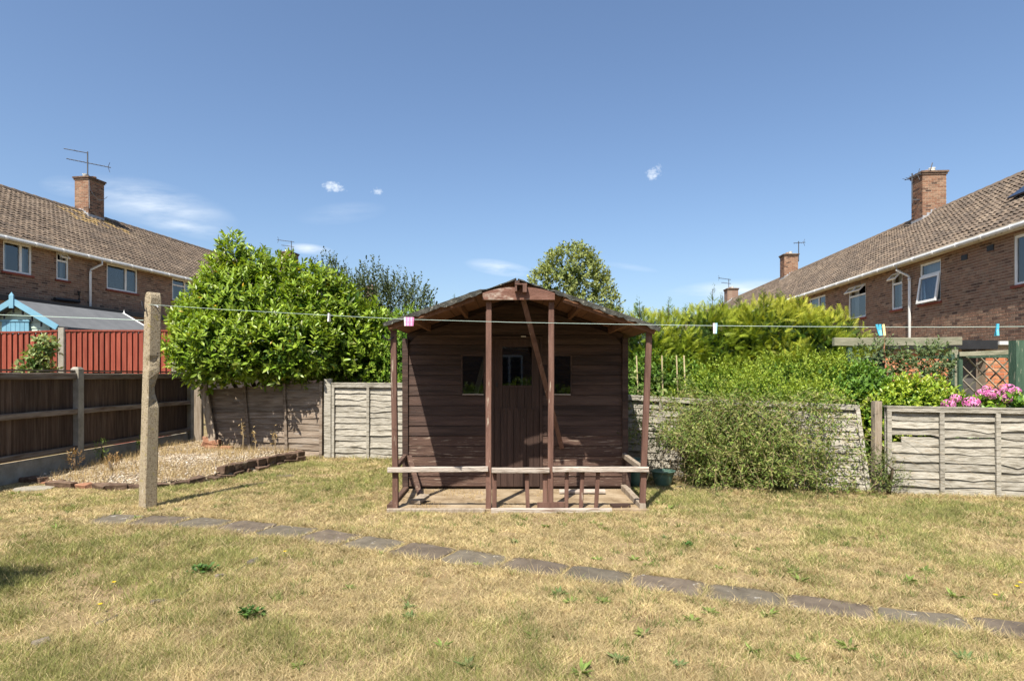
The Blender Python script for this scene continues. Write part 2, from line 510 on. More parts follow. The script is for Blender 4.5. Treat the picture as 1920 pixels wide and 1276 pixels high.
M['line'] = surf('pale_green_washing_line', [(0.38, 0.50, 0.44), (0.46, 0.57, 0.52)], 9, rough=0.5, rnd=0)
M['leaf'] = leafmat('glossy_leaf', 0.28, 0.38, 0.42)
M['leaf_matt'] = leafmat('matt_leaf', 0.3, 0.55, 0.25)
M['grass'] = leafmat('dry_grass_blade', 0.25, 0.7, 0.15, (1.1, 1.05, 0.8))
M['petal'] = leafmat('petal', 0.25, 0.7, 0.15, (1.1, 0.8, 1.0))
for nm, c in (('peg_blue', (0.06, 0.36, 0.52)), ('peg_pink', (0.75, 0.25, 0.50)), ('peg_white', (0.75, 0.72, 0.70)), ('peg_yellow', (0.72, 0.62, 0.30)), ('peg_pale_blue', (0.30, 0.55, 0.75)), ('peg_lilac', (0.70, 0.55, 0.66))):
    M[nm] = surf(nm, [c, tuple(x * 1.1 for x in c)], 5, rough=0.4, rnd=0, spec=0.4)


# ------------------------------------------------------------------ value noise for scattering
_tab = RNG.random((256, 256))


def vnoise(x, y, s):
    x = x * s + 57.3
    y = y * s + 31.7
    xi, yi = np.floor(x).astype(int), np.floor(y).astype(int)
    fx, fy = x - xi, y - yi
    fx, fy = fx * fx * (3 - 2 * fx), fy * fy * (3 - 2 * fy)
    g = lambda i, j: _tab[(xi + i) & 255, (yi + j) & 255]
    return (g(0, 0) * (1 - fx) + g(1, 0) * fx) * (1 - fy) + (g(0, 1) * (1 - fx) + g(1, 1) * fx) * fy


def np_mesh(name, V, Fc, C, mat, smooth=False):
    """V (n,3), Fc (m,k) all k-gons, C (n,3)"""
    me = bpy.data.meshes.new(name)
    n, (m, k) = len(V), Fc.shape
    me.vertices.add(n)
    me.vertices.foreach_set('co', V.astype(np.float32).ravel())
    me.loops.add(m * k)
    me.loops.foreach_set('vertex_index', Fc.astype(np.int32).ravel())
    me.polygons.add(m)
    me.polygons.foreach_set('loop_start', np.arange(0, m * k, k, dtype=np.int32))
    if smooth:
        me.polygons.foreach_set('use_smooth', np.ones(m, bool))
    me.update(calc_edges=True)
    a = me.color_attributes.new('Col', 'FLOAT_COLOR', 'POINT')
    ca = np.ones((n, 4), np.float32)
    ca[:, :3] = C
    a.data.foreach_set('color', ca.ravel())
    me.materials.append(mat)
    return me


def unit(a):
    return a / np.maximum(np.linalg.norm(a, axis=1, keepdims=True), 1e-9)


# leaf templates: length along x, width along y, triangles only
T_LAUREL = (np.array([(0, 0, 0), (.5, 0, -.02), (1, 0, -.09), (.28, .15, .035), (.68, .16, .02), (.28, -.15, .035), (.68, -.16, .02)]),
            np.array([(0, 1, 3), (1, 4, 3), (1, 2, 4), (0, 5, 1), (1, 5, 6), (1, 6, 2)]))
T_LEAF = (np.array([(0, 0, 0), (1, 0, -.08), (.5, .27, .06), (.5, -.27, .06)]), np.array([(0, 1, 2), (0, 3, 1)]))
T_NARROW = (np.array([(0, 0, 0), (1, 0, -.1), (.45, .13, .04), (.45, -.13, .04)]), np.array([(0, 1, 2), (0, 3, 1)]))


def spray_template():
    v, f = [], []

    def tri(a, b, c):
        i = len(v)
        v.extend((a, b, c))
        f.append((i, i + 1, i + 2))
    tri((0, -.012, 0), (0, .012, 0), (1, 0, .03))
    for i in range(6):
        t = .12 + .14 * i
        L = .42 * (1 - t * .72)
        for s in (-1, 1):
            zz = random.uniform(-.05, .05)
            tri((t - .045, 0, 0), (t + .05, 0, 0), (t + L * .75, s * L * .62, zz))
    return np.array(v), np.array(f)


T_SPRAY = spray_template()


def leaf_verts(T, pos, d, nrm, scale):
    tv, tf = T
    x = unit(d)
    z = unit(nrm - (nrm * x).sum(1, keepdims=True) * x + 1e-6)
    y = np.cross(z, x)
    s = scale[:, None, None]
    V = pos[:, None, :] + s * (tv[None, :, 0:1] * x[:, None, :] + tv[None, :, 1:2] * y[:, None, :] + tv[None, :, 2:3] * z[:, None, :])
    Fc = tf[None] + (np.arange(len(pos)) * len(tv))[:, None, None]
    return V.reshape(-1, 3), Fc.reshape(-1, 3), (x, y, z)


def leaves(name, T, pos, d, nrm, scale, col, mat, parent=None, stuff=True):
    V, Fc, _ = leaf_verts(T, pos, d, nrm, scale)
    C = np.repeat(col, len(T[0]), axis=0)
    o = put(name, np_mesh(name, V, Fc, C, mat), parent)
    if stuff:
        o['kind'] = 'stuff'
    return o


def shell(lobes, n, depth=0.35, keep=0.8):
    """points in the outer shell of a union of ellipsoids: (pos, outward normal)"""
    c = np.array([l[0] for l in lobes], float)
    r = np.array([l[1] for l in lobes], float)
    w = (r[:, 0] * r[:, 1] + r[:, 1] * r[:, 2] + r[:, 0] * r[:, 2])
    P, Nn = [], []
    got = 0
    while got < n:
        k = RNG.choice(len(lobes), n, p=w / w.sum())
        u = unit(RNG.normal(size=(n, 3)))
        rr = 1 - depth * RNG.random((n, 1)) ** 1.7
        p = c[k] + u * r[k] * rr
        nn = unit(u / r[k])
        ok = np.ones(n, bool)
        for j in range(len(lobes)):
            q = np.linalg.norm((p - c[j]) / r[j], axis=1)
            ok &= (q > keep) | (k == j)
        P.append(p[ok]); Nn.append(nn[ok])
        got += ok.sum()
    return np.concatenate(P)[:n], np.concatenate(Nn)[:n]


def core(lobes, n, fill=.8):
    c = np.array([l[0] for l in lobes], float)
    r = np.array([l[1] for l in lobes], float)
    w = r.prod(1)
    k = RNG.choice(len(lobes), n, p=w / w.sum())
    return c[k] + unit(RNG.normal(size=(n, 3))) * (RNG.random((n, 1)) ** .5) * r[k] * fill


def mixcol(n, stops, var=0.12, t=None):
    t = RNG.random(n) if t is None else np.clip(t, 0, 1)
    s = np.array(stops, float)
    x = t * (len(s) - 1)
    i = np.clip(x.astype(int), 0, len(s) - 2)
    c = s[i] * (1 - (x - i))[:, None] + s[i + 1] * (x - i)[:, None]
    return c * (1 + var * RNG.normal(size=(n, 1))).clip(0.5, 1.6)


# ------------------------------------------------------------------ ground
mb = MB()
xs = [-300, -60, -20] + [-10 + i * 0.8 for i in range(26)] + [20, 60, 300]
ys = [-60, -10, 0] + [1.5 + i * 0.7 for i in range(14)] + [14, 20, 40, 90, 400]
for y in ys:
    for x in xs:
        mb.v.append((x, y, 0.0)); mb.c.append((1, 1, 1))
for j in range(len(ys) - 1):
    for i in range(len(xs) - 1):
        a = j * len(xs) + i
        mb.f.append((a, a + 1, a + 1 + len(xs), a + len(xs)))
tag(mb.build('ground', M['soil'], None, True), 'dry straw coloured lawn ground', None, None, 'structure')

#@@STRUCTURE
# ------------------------------------------------------------------ terraced houses
BRICK_COLS = [(0.215, 0.128, 0.09), (0.185, 0.11, 0.079), (0.238, 0.15, 0.106), (0.118, 0.072, 0.055), (0.2, 0.134, 0.1), (0.262, 0.178, 0.128), (0.088, 0.056, 0.046)]
BRICK_W = [6, 6, 5, 2, 5, 2, 1]
OR_COLS = [(0.40, 0.155, 0.075), (0.46, 0.20, 0.10), (0.36, 0.13, 0.065), (0.5, 0.25, 0.14)]


def brick_meshes(cols, L=0.211, H=0.060, D=0.006):
    out = []
    for c in cols:
        m = MB()
        # outward is local -y; no back face
        m.add([(0, 0, 0), (L, 0, 0), (L, 0, H), (0, 0, H), (0.0015, -D, 0.0015), (L - 0.0015, -D, 0.0015), (L - 0.0015, -D, H - 0.0015), (0.0015, -D, H - 0.0015)],
              [(4, 5, 6, 7), (0, 1, 5, 4), (1, 2, 6, 5), (2, 3, 7, 6), (3, 0, 4, 7)], c)
        out.append(m.mesh('brick', M['brick']))
    return out


CHIM_COLS = [(0.225, 0.118, 0.075), (0.195, 0.10, 0.066), (0.26, 0.148, 0.096), (0.125, 0.070, 0.050), (0.215, 0.132, 0.09), (0.285, 0.18, 0.122), (0.085, 0.052, 0.040)]
BRICKS = brick_meshes(BRICK_COLS)
CHIM_BRICKS = brick_meshes(CHIM_COLS)
OBRICKS = brick_meshes(OR_COLS)


def lay_bricks(parent, frame, u0, u1, z0, z1, holes, limit, prio, cols=BRICK_COLS, wts=BRICK_W, meshes=BRICKS, name='brickwork', phase=0.0):
    """courses of stretchers on a wall; frame = Matrix whose x runs along the wall, -y out, z up. holes in (u0,u1,z0,z1)."""
    rows = int((z1 - z0) / 0.075)
    items = []
    for r in range(rows):
        z = z0 + r * 0.075
        u = u0 - (0.1125 if r % 2 else 0)
        while u < u1:
            a, b = max(u, u0), min(u + 0.211, u1)
            segs = [(a, b)]
            for (h0, h1, hz0, hz1) in holes:
                if z + 0.065 > hz0 and z < hz1:
                    ns = []
                    for (p, q) in segs:
                        if q <= h0 or p >= h1:
                            ns.append((p, q))
                        else:
                            if p < h0 - 0.02:
                                ns.append((p, h0))
                            if q > h1 + 0.02:
                                ns.append((h1, q))
                    segs = ns
            for (p, q) in segs:
                if q - p > 0.02:
                    items.append((p, q, z))
            u += 0.225
    items.sort(key=lambda t: prio(t))
    m = MB()
    n = 0
    for (p, q, z) in items:
        k = random.choices(range(len(cols)), wts)[0]
        if n < limit and abs((q - p) - 0.211) < 1e-4:
            put('brick', meshes[k], parent, frame @ Matrix.Translation((p, 0, z)))
            n += 1
        else:
            L, H, D = q - p, 0.060, 0.006
            vs = [(p, 0, z), (q, 0, z), (q, 0, z + H), (p, 0, z + H), (p + .0015, -D, z + .0015), (q - .0015, -D, z + .0015), (q - .0015, -D, z + H - .0015), (p + .0015, -D, z + H - .0015)]
            m.add([frame @ Vector(v) for v in vs], [(4, 5, 6, 7), (0, 1, 5, 4), (1, 2, 6, 5), (2, 3, 7, 6), (3, 0, 4, 7)], cols[k])
    if m.v:
        o = m.build(name, M['brick'], parent)
        o['kind'] = 'stuff'


TILE_COLS = [(0.140, 0.109, 0.084), (0.166, 0.131, 0.101), (0.118, 0.092, 0.073), (0.154, 0.123, 0.096), (0.188, 0.15, 0.116), (0.10, 0.081, 0.066)]
TILE_PITCH, TILE_GAUGE = 0.20, 0.255


def tile_geo():
    w, L = TILE_PITCH, 0.31
    n = 6
    vs, fs = [], []
    for i in range(n + 1):
        x = w * i / n * 1.04
        pz = 0.024 * math.sin(2 * math.pi * (i / n) + 0.5)
        vs += [(x, 0, pz + 0.042), (x, L, pz + 0.004), (x, 0.0015, pz + 0.022)]
    for i in range(n):
        a, b = i * 3, i * 3 + 3
        fs += [(a, b, b + 1, a + 1), (a + 2, b + 2, b, a)]
    return vs, fs


TV, TF = tile_geo()
TILES = [MB().add(TV, TF, c).mesh('roof_tile', M['tile'], False) for c in TILE_COLS]


def yagi(parent, base, h, booms, bracket=None):
    m = MB()
    m.tube([base, base + Vector((0, 0, h))], 0.028, 5)
    for (z, d, L0, L1, els, el) in booms:
        c = base + Vector((0, 0, z))
        d = Vector(d).normalized()
        m.tube([c + d * L0, c + d * L1], 0.018, 4)
        x = d.cross(Vector((0, 0, 1))).normalized()
        for k in range(els):
            p = c + d * (L0 + (L1 - L0) * (k + 0.5) / els)
            m.tube([p - x * el, p + x * el], 0.009, 4)
        if els > 4:
            p = c + d * (L1 - 0.12)
            u = Vector((0, 0, 1))
            for s in (-1, 1):
                m.tube([p, p + u * 0.22 * s + d * 0.08], 0.012, 4)
    return m.build('aerial', M['metal'], parent)


def terrace(name, label, c, k, s, eave, D, ridge, Y0, Y1, near_y1, wins, chims, pipes, zb, group, extra_band=None):
    """wall line X = c + k*Y facing the garden; s=+1 house to the left (faces +X), -1 to the right"""
    nn = math.sqrt(1 + k * k)
    a = Vector((k, 1, 0)) / nn
    n = Vector((s * 1, -s * k, 0)) / nn

    def Q(y, o, z):
        return Vector((c + k * y, y, 0)) + n * o + Vector((0, 0, z))
    T = thing(name, Q(Y0, 0, 0), label, 'house', group)
    # frame for bricks: x along wall so that x cross y = z with -y outward
    ax = a if s > 0 else -a
    fr = Matrix.Identity(4)
    for i in range(3):
        fr[i][0], fr[i][1], fr[i][2] = ax[i], -n[i], (0, 0, 1)[i]
    o0 = Q(Y0 if s > 0 else near_y1, 0, 0)
    fr.translation = o0
    U = (lambda y: (y - Y0) * nn) if s > 0 else (lambda y: (near_y1 - y) * nn)

    def slab(m, y0, y1, oo0, oo1, z0, z1):
        lo = [Q(y0, oo0, z0), Q(y0, oo1, z0), Q(y1, oo1, z0), Q(y1, oo0, z0)]
        hi = [Q(y0, oo0, z1), Q(y0, oo1, z1), Q(y1, oo1, z1), Q(y1, oo0, z1)]
        if s > 0:
            m.hexa(lo + hi)
        else:
            m.hexa(lo[::-1] + hi[::-1])
    # near wall around the openings
    top = eave - 0.02
    wall = MB()
    cuts = sorted([w for w in wins if w[0] < near_y1], key=lambda w: w[0])
    y = Y0
    for w in cuts:
        slab(wall, y, w[0], -0.25, 0, 0, top)
        slab(wall, w[0], w[1], -0.25, 0, 0, w[2])
        if w[3] < top - 0.02:
            slab(wall, w[0], w[1], -0.25, 0, w[3], top)
        y = w[1]
    slab(wall, y, near_y1, -0.25, 0, 0, top)
    wo = wall.build('wall', M['mortar'], T)
    holes = []
    for w in cuts:
        u0, u1 = sorted((U(w[0]), U(w[1])))
        holes.append((u0, u1, w[2], w[3]))
    u0, u1 = sorted((U(Y0), U(near_y1)))
    mid = near_y1 if s > 0 else Y0
    uy = (lambda t: Y0 + t / nn) if s > 0 else (lambda t: near_y1 - t / nn)
    first_seen = 18.9 if s > 0 else 14.2
    lay_bricks(wo, fr, u0, u1, zb, top, holes, 300, lambda t: (abs(uy(t[0]) - first_seen) + (3 if uy(t[0]) < first_seen else 0)) + abs(t[2] - eave + 1.2) * 0.7)
    far = MB()
    slab(far, near_y1, Y1, -0.25, 0.0015, 0, top)
    far.build('wall', M['brick_far'], T)
    core = MB()
    slab(core, Y0, Y0 + 0.25, -2 * D, -0.26, 0, eave)
    slab(core, Y1 - 0.25, Y1, -2 * D, -0.26, 0, eave)
    slab(core, Y0, Y1, -2 * D, -2 * D + 0.25, 0, eave)
    # gable triangles
    for yy in (Y0 + 0.05, Y1 - 0.05):
        core.add([Q(yy, 0, eave - 0.05), Q(yy, -2 * D, eave - 0.05), Q(yy, -D, ridge - 0.05)], [(0, 1, 2)])
    core.build('side_wall', M['brick_far'], T)
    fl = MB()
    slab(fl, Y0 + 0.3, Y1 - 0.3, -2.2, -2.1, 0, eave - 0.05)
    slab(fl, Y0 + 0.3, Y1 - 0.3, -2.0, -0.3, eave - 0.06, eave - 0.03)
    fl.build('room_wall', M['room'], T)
    # roof
    pitch = math.atan2(ridge - eave, D)
    up = (-n * math.cos(pitch) + Vector((0, 0, 1)) * math.sin(pitch))
    nr = (n * math.sin(pitch) + Vector((0, 0, 1)) * math.cos(pitch))
    SL = D / math.cos(pitch)
    roof = MB()
    oh = 0.32
    e0, e1 = Q(Y0, 0, eave) - up * oh, Q(Y1, 0, eave) - up * oh
    r0, r1 = e0 + up * (SL + oh), e1 + up * (SL + oh)
    b0, b1 = Q(Y0, -2 * D - 0.3, eave - 0.18), Q(Y1, -2 * D - 0.3, eave - 0.18)
    dz = Vector((0, 0, -0.04))
    roof.add([e0, e1, r1, r0, b0, b1], [(0, 1, 2, 3), (3, 2, 5, 4)] if s > 0 else [(3, 2, 1, 0), (4, 5, 2, 3)])
    ro = roof.build('roof', M['under'], T)
    mt = MB()
    axr = a if s > 0 else -a
    rot = Matrix.Identity(4)
    for i in range(3):
        rot[i][0], rot[i][1], rot[i][2] = axr[i], up[i], nr[i]
    ncol = int((Y1 - Y0) * nn / TILE_PITCH)
    nrow = int((SL + oh) / TILE_GAUGE) + 1
    org = e0 if s > 0 else e1
    cand = []
    for j in range(ncol):
        for r in range(nrow):
            p = org + axr * (j * TILE_PITCH) + up * (r * TILE_GAUGE - 0.02) + nr * 0.01
            cand.append((p, r))
    for (p, r) in cand:
        pass
    vis0 = 18.6 if s > 0 else 14.2
    order = sorted(range(len(cand)), key=lambda i: (cand[i][0].y if cand[i][0].y > vis0 + cand[i][1] * 0.22 else 500 + cand[i][0].y))
    for q, i in enumerate(order):
        p, r = cand[i]
        # lichened lighter / darker patches
        pn = float(vnoise(np.array([p.y]), np.array([p.z * 2.2]), 0.55)[0])
        kk = min(5, max(0, int(random.gauss(2.2 + (pn - 0.5) * 4, 1.6))))
        order_c = [5, 2, 0, 3, 1, 4]
        ci = order_c[kk]
        Mx = Matrix.Translation(p + nr * random.uniform(-.006, .010) + up * random.uniform(-.010, .010) + nr * .010 * math.sin(p.y * .7 + r * .3)) @ rot @ Matrix.Rotation(random.gauss(0, .018), 4, 'Z')
        if q < 300:
            put('roof_tile', TILES[ci], ro, Mx)
        else:
            col = TILE_COLS[ci]
            if s > 0 and abs(p.y - 27.2) < 1.2 + random.uniform(0, .8) and r > nrow - 7 and random.random() < 0.35:
                col = (0.27, 0.19, 0.085)
            mt.add([Mx @ Vector(v) for v in TV], TF, col)
    o = mt.build('tiling', M['tile'], ro)
    o['kind'] = 'stuff'
    rd = MB()
    yy = Y0
    while yy < Y1:
        p = e0 + up * (SL + oh) + a * ((yy - Y0) * nn)
        rd.tube([p + Vector((0, 0, -0.01)), p + a * 0.44 + Vector((0, 0, -0.02))], [0.13, 0.12], 8)
        yy += 0.45
    rd.build('ridge_tiles', M['ridge'], ro)['kind'] = 'stuff'
    for cc in range(len(rd.c)):
        pass
    # soffit, fascia, gutter
    sf = MB()
    ez = e0.z
    slab(sf, Y0, Y1, 0.02, 0.24, ez + 0.02, ez + 0.05)
    sf.build('soffit', M['cream'], T)
    fa = MB()
    slab(fa, Y0, Y1, 0.24, 0.265, ez - 0.005, ez + 0.15)
    fa.build('fascia', M['cream'], T)
    gt = MB()
    g0, g1 = Q(Y0, 0.325, ez + 0.045), Q(Y1, 0.325, ez + 0.045)
    gt.tube([g0, g1], 0.056, 10)
    go = gt.build('gutter', M['gutter'], T)
    yy = Y0 + 0.6
    br = MB()
    while yy < min(Y1, Y0 + 26):
        p = Q(yy, 0.325, ez + 0.045)
        br.tube([p - a * 0.035, p + a * 0.035], 0.066, 10)
        yy += 1.0
    br.build('gutter_clips', M['white'], go)
    for (py_, zb_) in pipes:
        m = MB()
        m.tube([Q(py_ + 0.25, 0.325, ez + 0.02), Q(py_ + 0.25, 0.325, ez - 0.12), Q(py_, 0.07, ez - 0.36), Q(py_, 0.07, ez - 0.5), Q(py_, 0.07, zb_)], 0.042, 8)
        m.tube([Q(py_, 0.07, ez - 0.5), Q(py_, 0.07, ez - 0.42)], 0.05, 8)
        m.build('downpipe', M['white'], T, True)
    # windows
    for w in wins:
        wy0, wy1, z0, z1, kind = w[:5]
        wd = MB()
        t = 0.06
        oo0, oo1 = -0.09, -0.02
        slab(wd, wy0, wy0 + t, oo0, oo1, z0, z1)
        slab(wd, wy1 - t, wy1, oo0, oo1, z0, z1)
        slab(wd, wy0 + t, wy1 - t, oo0, oo1, z0, z0 + t)
        slab(wd, wy0 + t, wy1 - t, oo0, oo1, z1 - t, z1)
        bars_z = z0 + (z1 - z0) * 0.70
        if kind in ('top', 'topopen'):
            slab(wd, wy0 + t, wy1 - t, oo0, oo1 + 0.0015, bars_z - 0.03, bars_z + 0.03)
        if kind in ('two', 'blind', 'four'):
            f = 0.62 if s > 0 else 0.42
            ym = wy0 + (wy1 - wy0) * f
            slab(wd, ym - 0.04, ym + 0.04, oo0, oo1 + 0.004, z0 + t, z1 - t)
        if kind == 'four':
            slab(wd, wy0 + t, wy0 + (wy1 - wy0) * .62, oo0, oo1 + 0.0015, bars_z - 0.03, bars_z + 0.03)
        wo_ = wd.build('window', M['white'], T)
        pn = MB()
        ztop = z1 - t
        if kind == 'topopen':
            ztop = bars_z - 0.03
        pn.add([Q(wy0 + t, -0.05, z0 + t), Q(wy1 - t, -0.05, z0 + t), Q(wy1 - t, -0.05, ztop), Q(wy0 + t, -0.05, ztop)], [(0, 1, 2, 3)] if s > 0 else [(3, 2, 1, 0)])
        pn.build('pane', M['glass'], wo_)
        if kind == 'topopen':     # vents hinged at the head and pushed out
            nv = 2 if wy1 - wy0 > 1.0 else 1
            for q in range(nv):
                v0 = wy0 + t + (wy1 - wy0 - 2 * t) * q / nv
                v1 = wy0 + t + (wy1 - wy0 - 2 * t) * (q + 1) / nv
                hgt = (z1 - t) - (bars_z + 0.03) + 0.03
                ang = 0.75

                def V(y_, l, th):
                    return Q(y_, -0.02 + l * math.sin(ang) + th * math.cos(ang), z1 - 0.03 - l * math.cos(ang) + th * math.sin(ang))
                vb = MB()
                for (y_a, y_b, l0, l1) in ((v0, v0 + .05, 0, hgt), (v1 - .05, v1, 0, hgt), (v0 + .05, v1 - .05, 0, .05), (v0 + .05, v1 - .05, hgt - .05, hgt)):
                    lo = [V(y_a, l0, 0), V(y_a, l0, .04), V(y_b, l0, .04), V(y_b, l0, 0)]
                    hi = [V(y_a, l1, 0), V(y_a, l1, .04), V(y_b, l1, .04), V(y_b, l1, 0)]
                    vb.hexa(lo + hi)
                vo = vb.build('vent', M['white'], wo_)
                gp = MB()
                gp.add([V(v0 + .05, .05, .02), V(v1 - .05, .05, .02), V(v1 - .05, hgt - .05, .02), V(v0 + .05, hgt - .05, .02)], [(0, 1, 2, 3)])
                gp.build('vent_pane', M['glass'], wo_)
        if kind == 'top' and s < 0:        # lower casement ajar
            cb = MB()
            ang = 0.14
            h0 = bars_z - 0.03

            def V2(y_, l, th):
                return Q(y_, -0.02 + l * math.sin(ang) + th, h0 - l * math.cos(ang))
            hgt = h0 - z0 - 0.01
            for (y_a, y_b, l0, l1) in ((wy0 + .03, wy0 + .1, 0, hgt), (wy1 - .1, wy1 - .03, 0, hgt), (wy0 + .1, wy1 - .1, 0, .07), (wy0 + .1, wy1 - .1, hgt - .07, hgt)):
                lo = [V2(y_a, l0, 0), V2(y_a, l0, .05), V2(y_b, l0, .05), V2(y_b, l0, 0)]
                hi = [V2(y_a, l1, 0), V2(y_a, l1, .05), V2(y_b, l1, .05), V2(y_b, l1, 0)]
                cb.hexa(lo + hi)
            cb.build('casement', M['white'], wo_)
            gp = MB()
            gp.add([V2(wy0 + .1, .07, .025), V2(wy1 - .1, .07, .025), V2(wy1 - .1, hgt - .07, .025), V2(wy0 + .1, hgt - .07, .025)], [(0, 1, 2, 3)])
            gp.build('casement_pane', M['glass'], wo_)
        sl = MB()
        slab(sl, wy0 - 0.06, wy1 + 0.06, -0.02, 0.05, z0 - 0.07, z0 - 0.004)
        sl.build('sill', M['sill'], wo_)
        cu = MB()
        if kind == 'blind':
            zz = z0 + 0.08
            while zz < z1 - 0.05:
                slab(cu, wy0 + t, wy1 - t, -0.2, -0.165, zz, zz + 0.006)
                zz += 0.035
            cu.build('blind', M['curtain'], wo_)
        else:
            spans = ((0.0, 0.30), (0.72, 1.0)) if kind in ('two', 'four', 'topopen') else ((0.0, 1.0),)
            for (f0, f1) in spans:
                ns = max(4, int((f1 - f0) * 22))
                lo, hi = [], []
                for i in range(ns + 1):
                    f = f0 + (f1 - f0) * i / ns
                    y_ = wy0 + (wy1 - wy0) * f
                    d_ = -0.22 + 0.02 * math.sin(i * 2.1)
                    lo.append(Q(y_, d_, z0 - 0.05)); hi.append(Q(y_, d_, z1 + 0.02))
                cu.add(lo + hi, [(i, i + 1, ns + 2 + i, ns + 1 + i) for i in range(ns)])
            cu.build('curtain', M['curtain'], wo_)
    # chimneys
    for (cy, zt, wx, ly, pieces, aer) in chims:
        base = Q(cy, -D, 0)
        ch = MB()

        def C(dy, do, z):
            return base + a * dy + n * do + Vector((0, 0, z))

        def cbox(m, hy, ho, z0_, z1_):
            lo = [C(-hy, -ho, z0_), C(-hy, ho, z0_), C(hy, ho, z0_), C(hy, -ho, z0_)]
            hi = [C(-hy, -ho, z1_), C(-hy, ho, z1_), C(hy, ho, z1_), C(hy, -ho, z1_)]
            if s < 0:
                lo, hi = lo[::-1], hi[::-1]
            m.hexa(lo + hi)
        zlow = ridge - 0.75
        cbox(ch, ly / 2, wx / 2, zlow, zt)
        co = ch.build('chimney', M['mortar'] if pieces else M['brick_far'], T)
        if pieces:
            nc = int((zt - zlow) / 0.075)
            # face towards the camera (-a) and face towards the garden (n)
            f1 = Matrix.Identity(4)
            xdir = n if s > 0 else -n
            for i in range(3):
                f1[i][0], f1[i][1], f1[i][2] = xdir[i], a[i], (0, 0, 1)[i]
            f1.translation = C(-ly / 2, -wx / 2 if s > 0 else wx / 2, zlow)
            lay_bricks(co, f1, 0, wx, 0, zt - zlow, [], 150, lambda t: -t[2], cols=CHIM_COLS, meshes=CHIM_BRICKS, wts=[5, 3, 6, 1, 4, 6, 1])  # lighter brick mix imitates the sunlit face
            f2 = Matrix.Identity(4)
            for i in range(3):
                f2[i][0], f2[i][1], f2[i][2] = ax[i], -n[i], (0, 0, 1)[i]
            f2.translation = C(-ly / 2 if s > 0 else ly / 2, wx / 2, zlow)
            lay_bricks(co, f2, 0, ly, 0, zt - zlow, [], 150, lambda t: -t[2], cols=CHIM_COLS, meshes=CHIM_BRICKS, wts=[5, 5, 3, 3, 4, 1, 3])  # darker brick mix imitates the dimmer light on this side
        m = MB()
        cbox(m, ly / 2 + 0.035, wx / 2 + 0.035, zt - 0.02, zt + 0.06)
        cbox(m, ly / 2 + 0.07, wx / 2 + 0.07, zt + 0.06, zt + 0.13)
        m.build('corbel', M['old_brick'], co)
        m = MB()
        cbox(m, ly / 2 - 0.05, wx / 2 - 0.05, zt + 0.13, zt + 0.17)
        m.build('cap', M['concrete'], co)
        for q in range(2):
            m = MB()
            m.lathe(C((-0.22 + 0.44 * q) * ly, 0.05 * (q - .5), zt + 0.15), [(0.12, 0), (0.11, 0.12), (0.13, 0.15), (0.09, 0.16)], 12)
            m.build('chimney_pot', M['clay'] if q else M['cap'], co, True)
        m = MB()
        # stepped flashing where the stack meets the slope
        for q in range(6):
            f0 = -wx / 2 + wx * q / 6
            z_ = ridge - abs(max(f0 + wx / 12, 0)) * math.tan(pitch)
            for side in (-1, 1):
                p = C(side * (ly / 2 + 0.012), f0 + wx / 12, z_ + 0.07)
                m.beam(p - n * wx / 12, p + n * wx / 12, 0.02, 0.17)
        p = C(0, wx / 2 + 0.015, ridge - wx / 2 * math.tan(pitch) + 0.06)
        m.beam(p - a * ly / 2, p + a * ly / 2, 0.02, 0.16)
        m.build('flashing', M['lead'], co)
        if aer:
            aer(co, C, zt)
    return T, Q


def aer_left(co, C, zt):
    yagi(co, C(-0.42, 0.30, zt + 0.1), 1.12, [(1.06, (-1, -0.2, 0.14), 0.0, 0.95, 1, .12), (0.62, (1, 0.2, -0.16), -0.85, 0.95, 11, 0.09)])
    m = MB()
    pts = [C(-0.3 + 0.9 * i / 8, 0.36, zt - 0.5 - 0.28 * math.sin(i / 8 * math.pi)) for i in range(9)]
    m.tube([C(-0.42, 0.33, zt)] + pts, 0.012, 4)
    m.tube([C(-0.42, 0.37, zt), C(-0.40, 0.37, zt - 1.3)], 0.015, 4)
    m.build('cable', M['lead'], co)


def aer_far(co, C, zt):
    yagi(co, C(0, 0.2, zt + 0.1), 0.9, [(0.85, (-1, -0.2, 0.1), -0.2, 1.0, 7, 0.14), (0.5, (-1, -.2, .1), -.2, .7, 3, .2)])


def aer_right(co, C, zt):
    yagi(co, C(-0.2, 0.75, zt - 1.1), 1.2, [(1.05, (0.4, -1, 0.1), -0.3, 0.35, 5, 0.22)])
    m = MB()
    m.beam(C(-0.2, 0.4, zt - 0.95), C(-0.2, 0.76, zt - 0.95), 0.03, 0.03)
    m.tube([C(-0.45, 0.2, zt + 0.12), C(-0.45, 0.12, zt + 0.42)], 0.02, 5)
    m.build('aerial_bracket', M['metal'], co)


def aer_right2(co, C, zt):
    yagi(co, C(0, -0.6, zt - 0.3), 1.3, [(1.2, (1, -.3, 0), -0.3, 0.4, 5, 0.25)])


# left terrace: eave line and ridge read off the photograph's perspective
LW = [(19.3, 20.25, 4.63, 5.60, 'two'), (21.15, 21.62, 4.66, 5.60, 'topopen'), (23.25, 24.75, 4.63, 5.60, 'blind'), (26.7, 28.0, 4.63, 5.60, 'four'),
      (16.3, 17.6, 4.63, 5.60, 'two'), (31.0, 32.2, 4.63, 5.60, 'two')]
TL, QL = terrace('terraced_house', 'long brown brick terrace with pantile roof and tall aerial, left of the laurel', -19.2, 0.165, 1, 5.74, 4.5, 8.64, 14.5, 62, 34.5, LW,
                 [(27.1, 10.1, 0.70, 0.85, True, aer_left), (44.2, 10.2, 0.9, 1.1, False, aer_far), (59.5, 10.0, 0.8, 1.1, False, None)], [(22.45, 2.9)], 2.7, 'terraced houses either side')
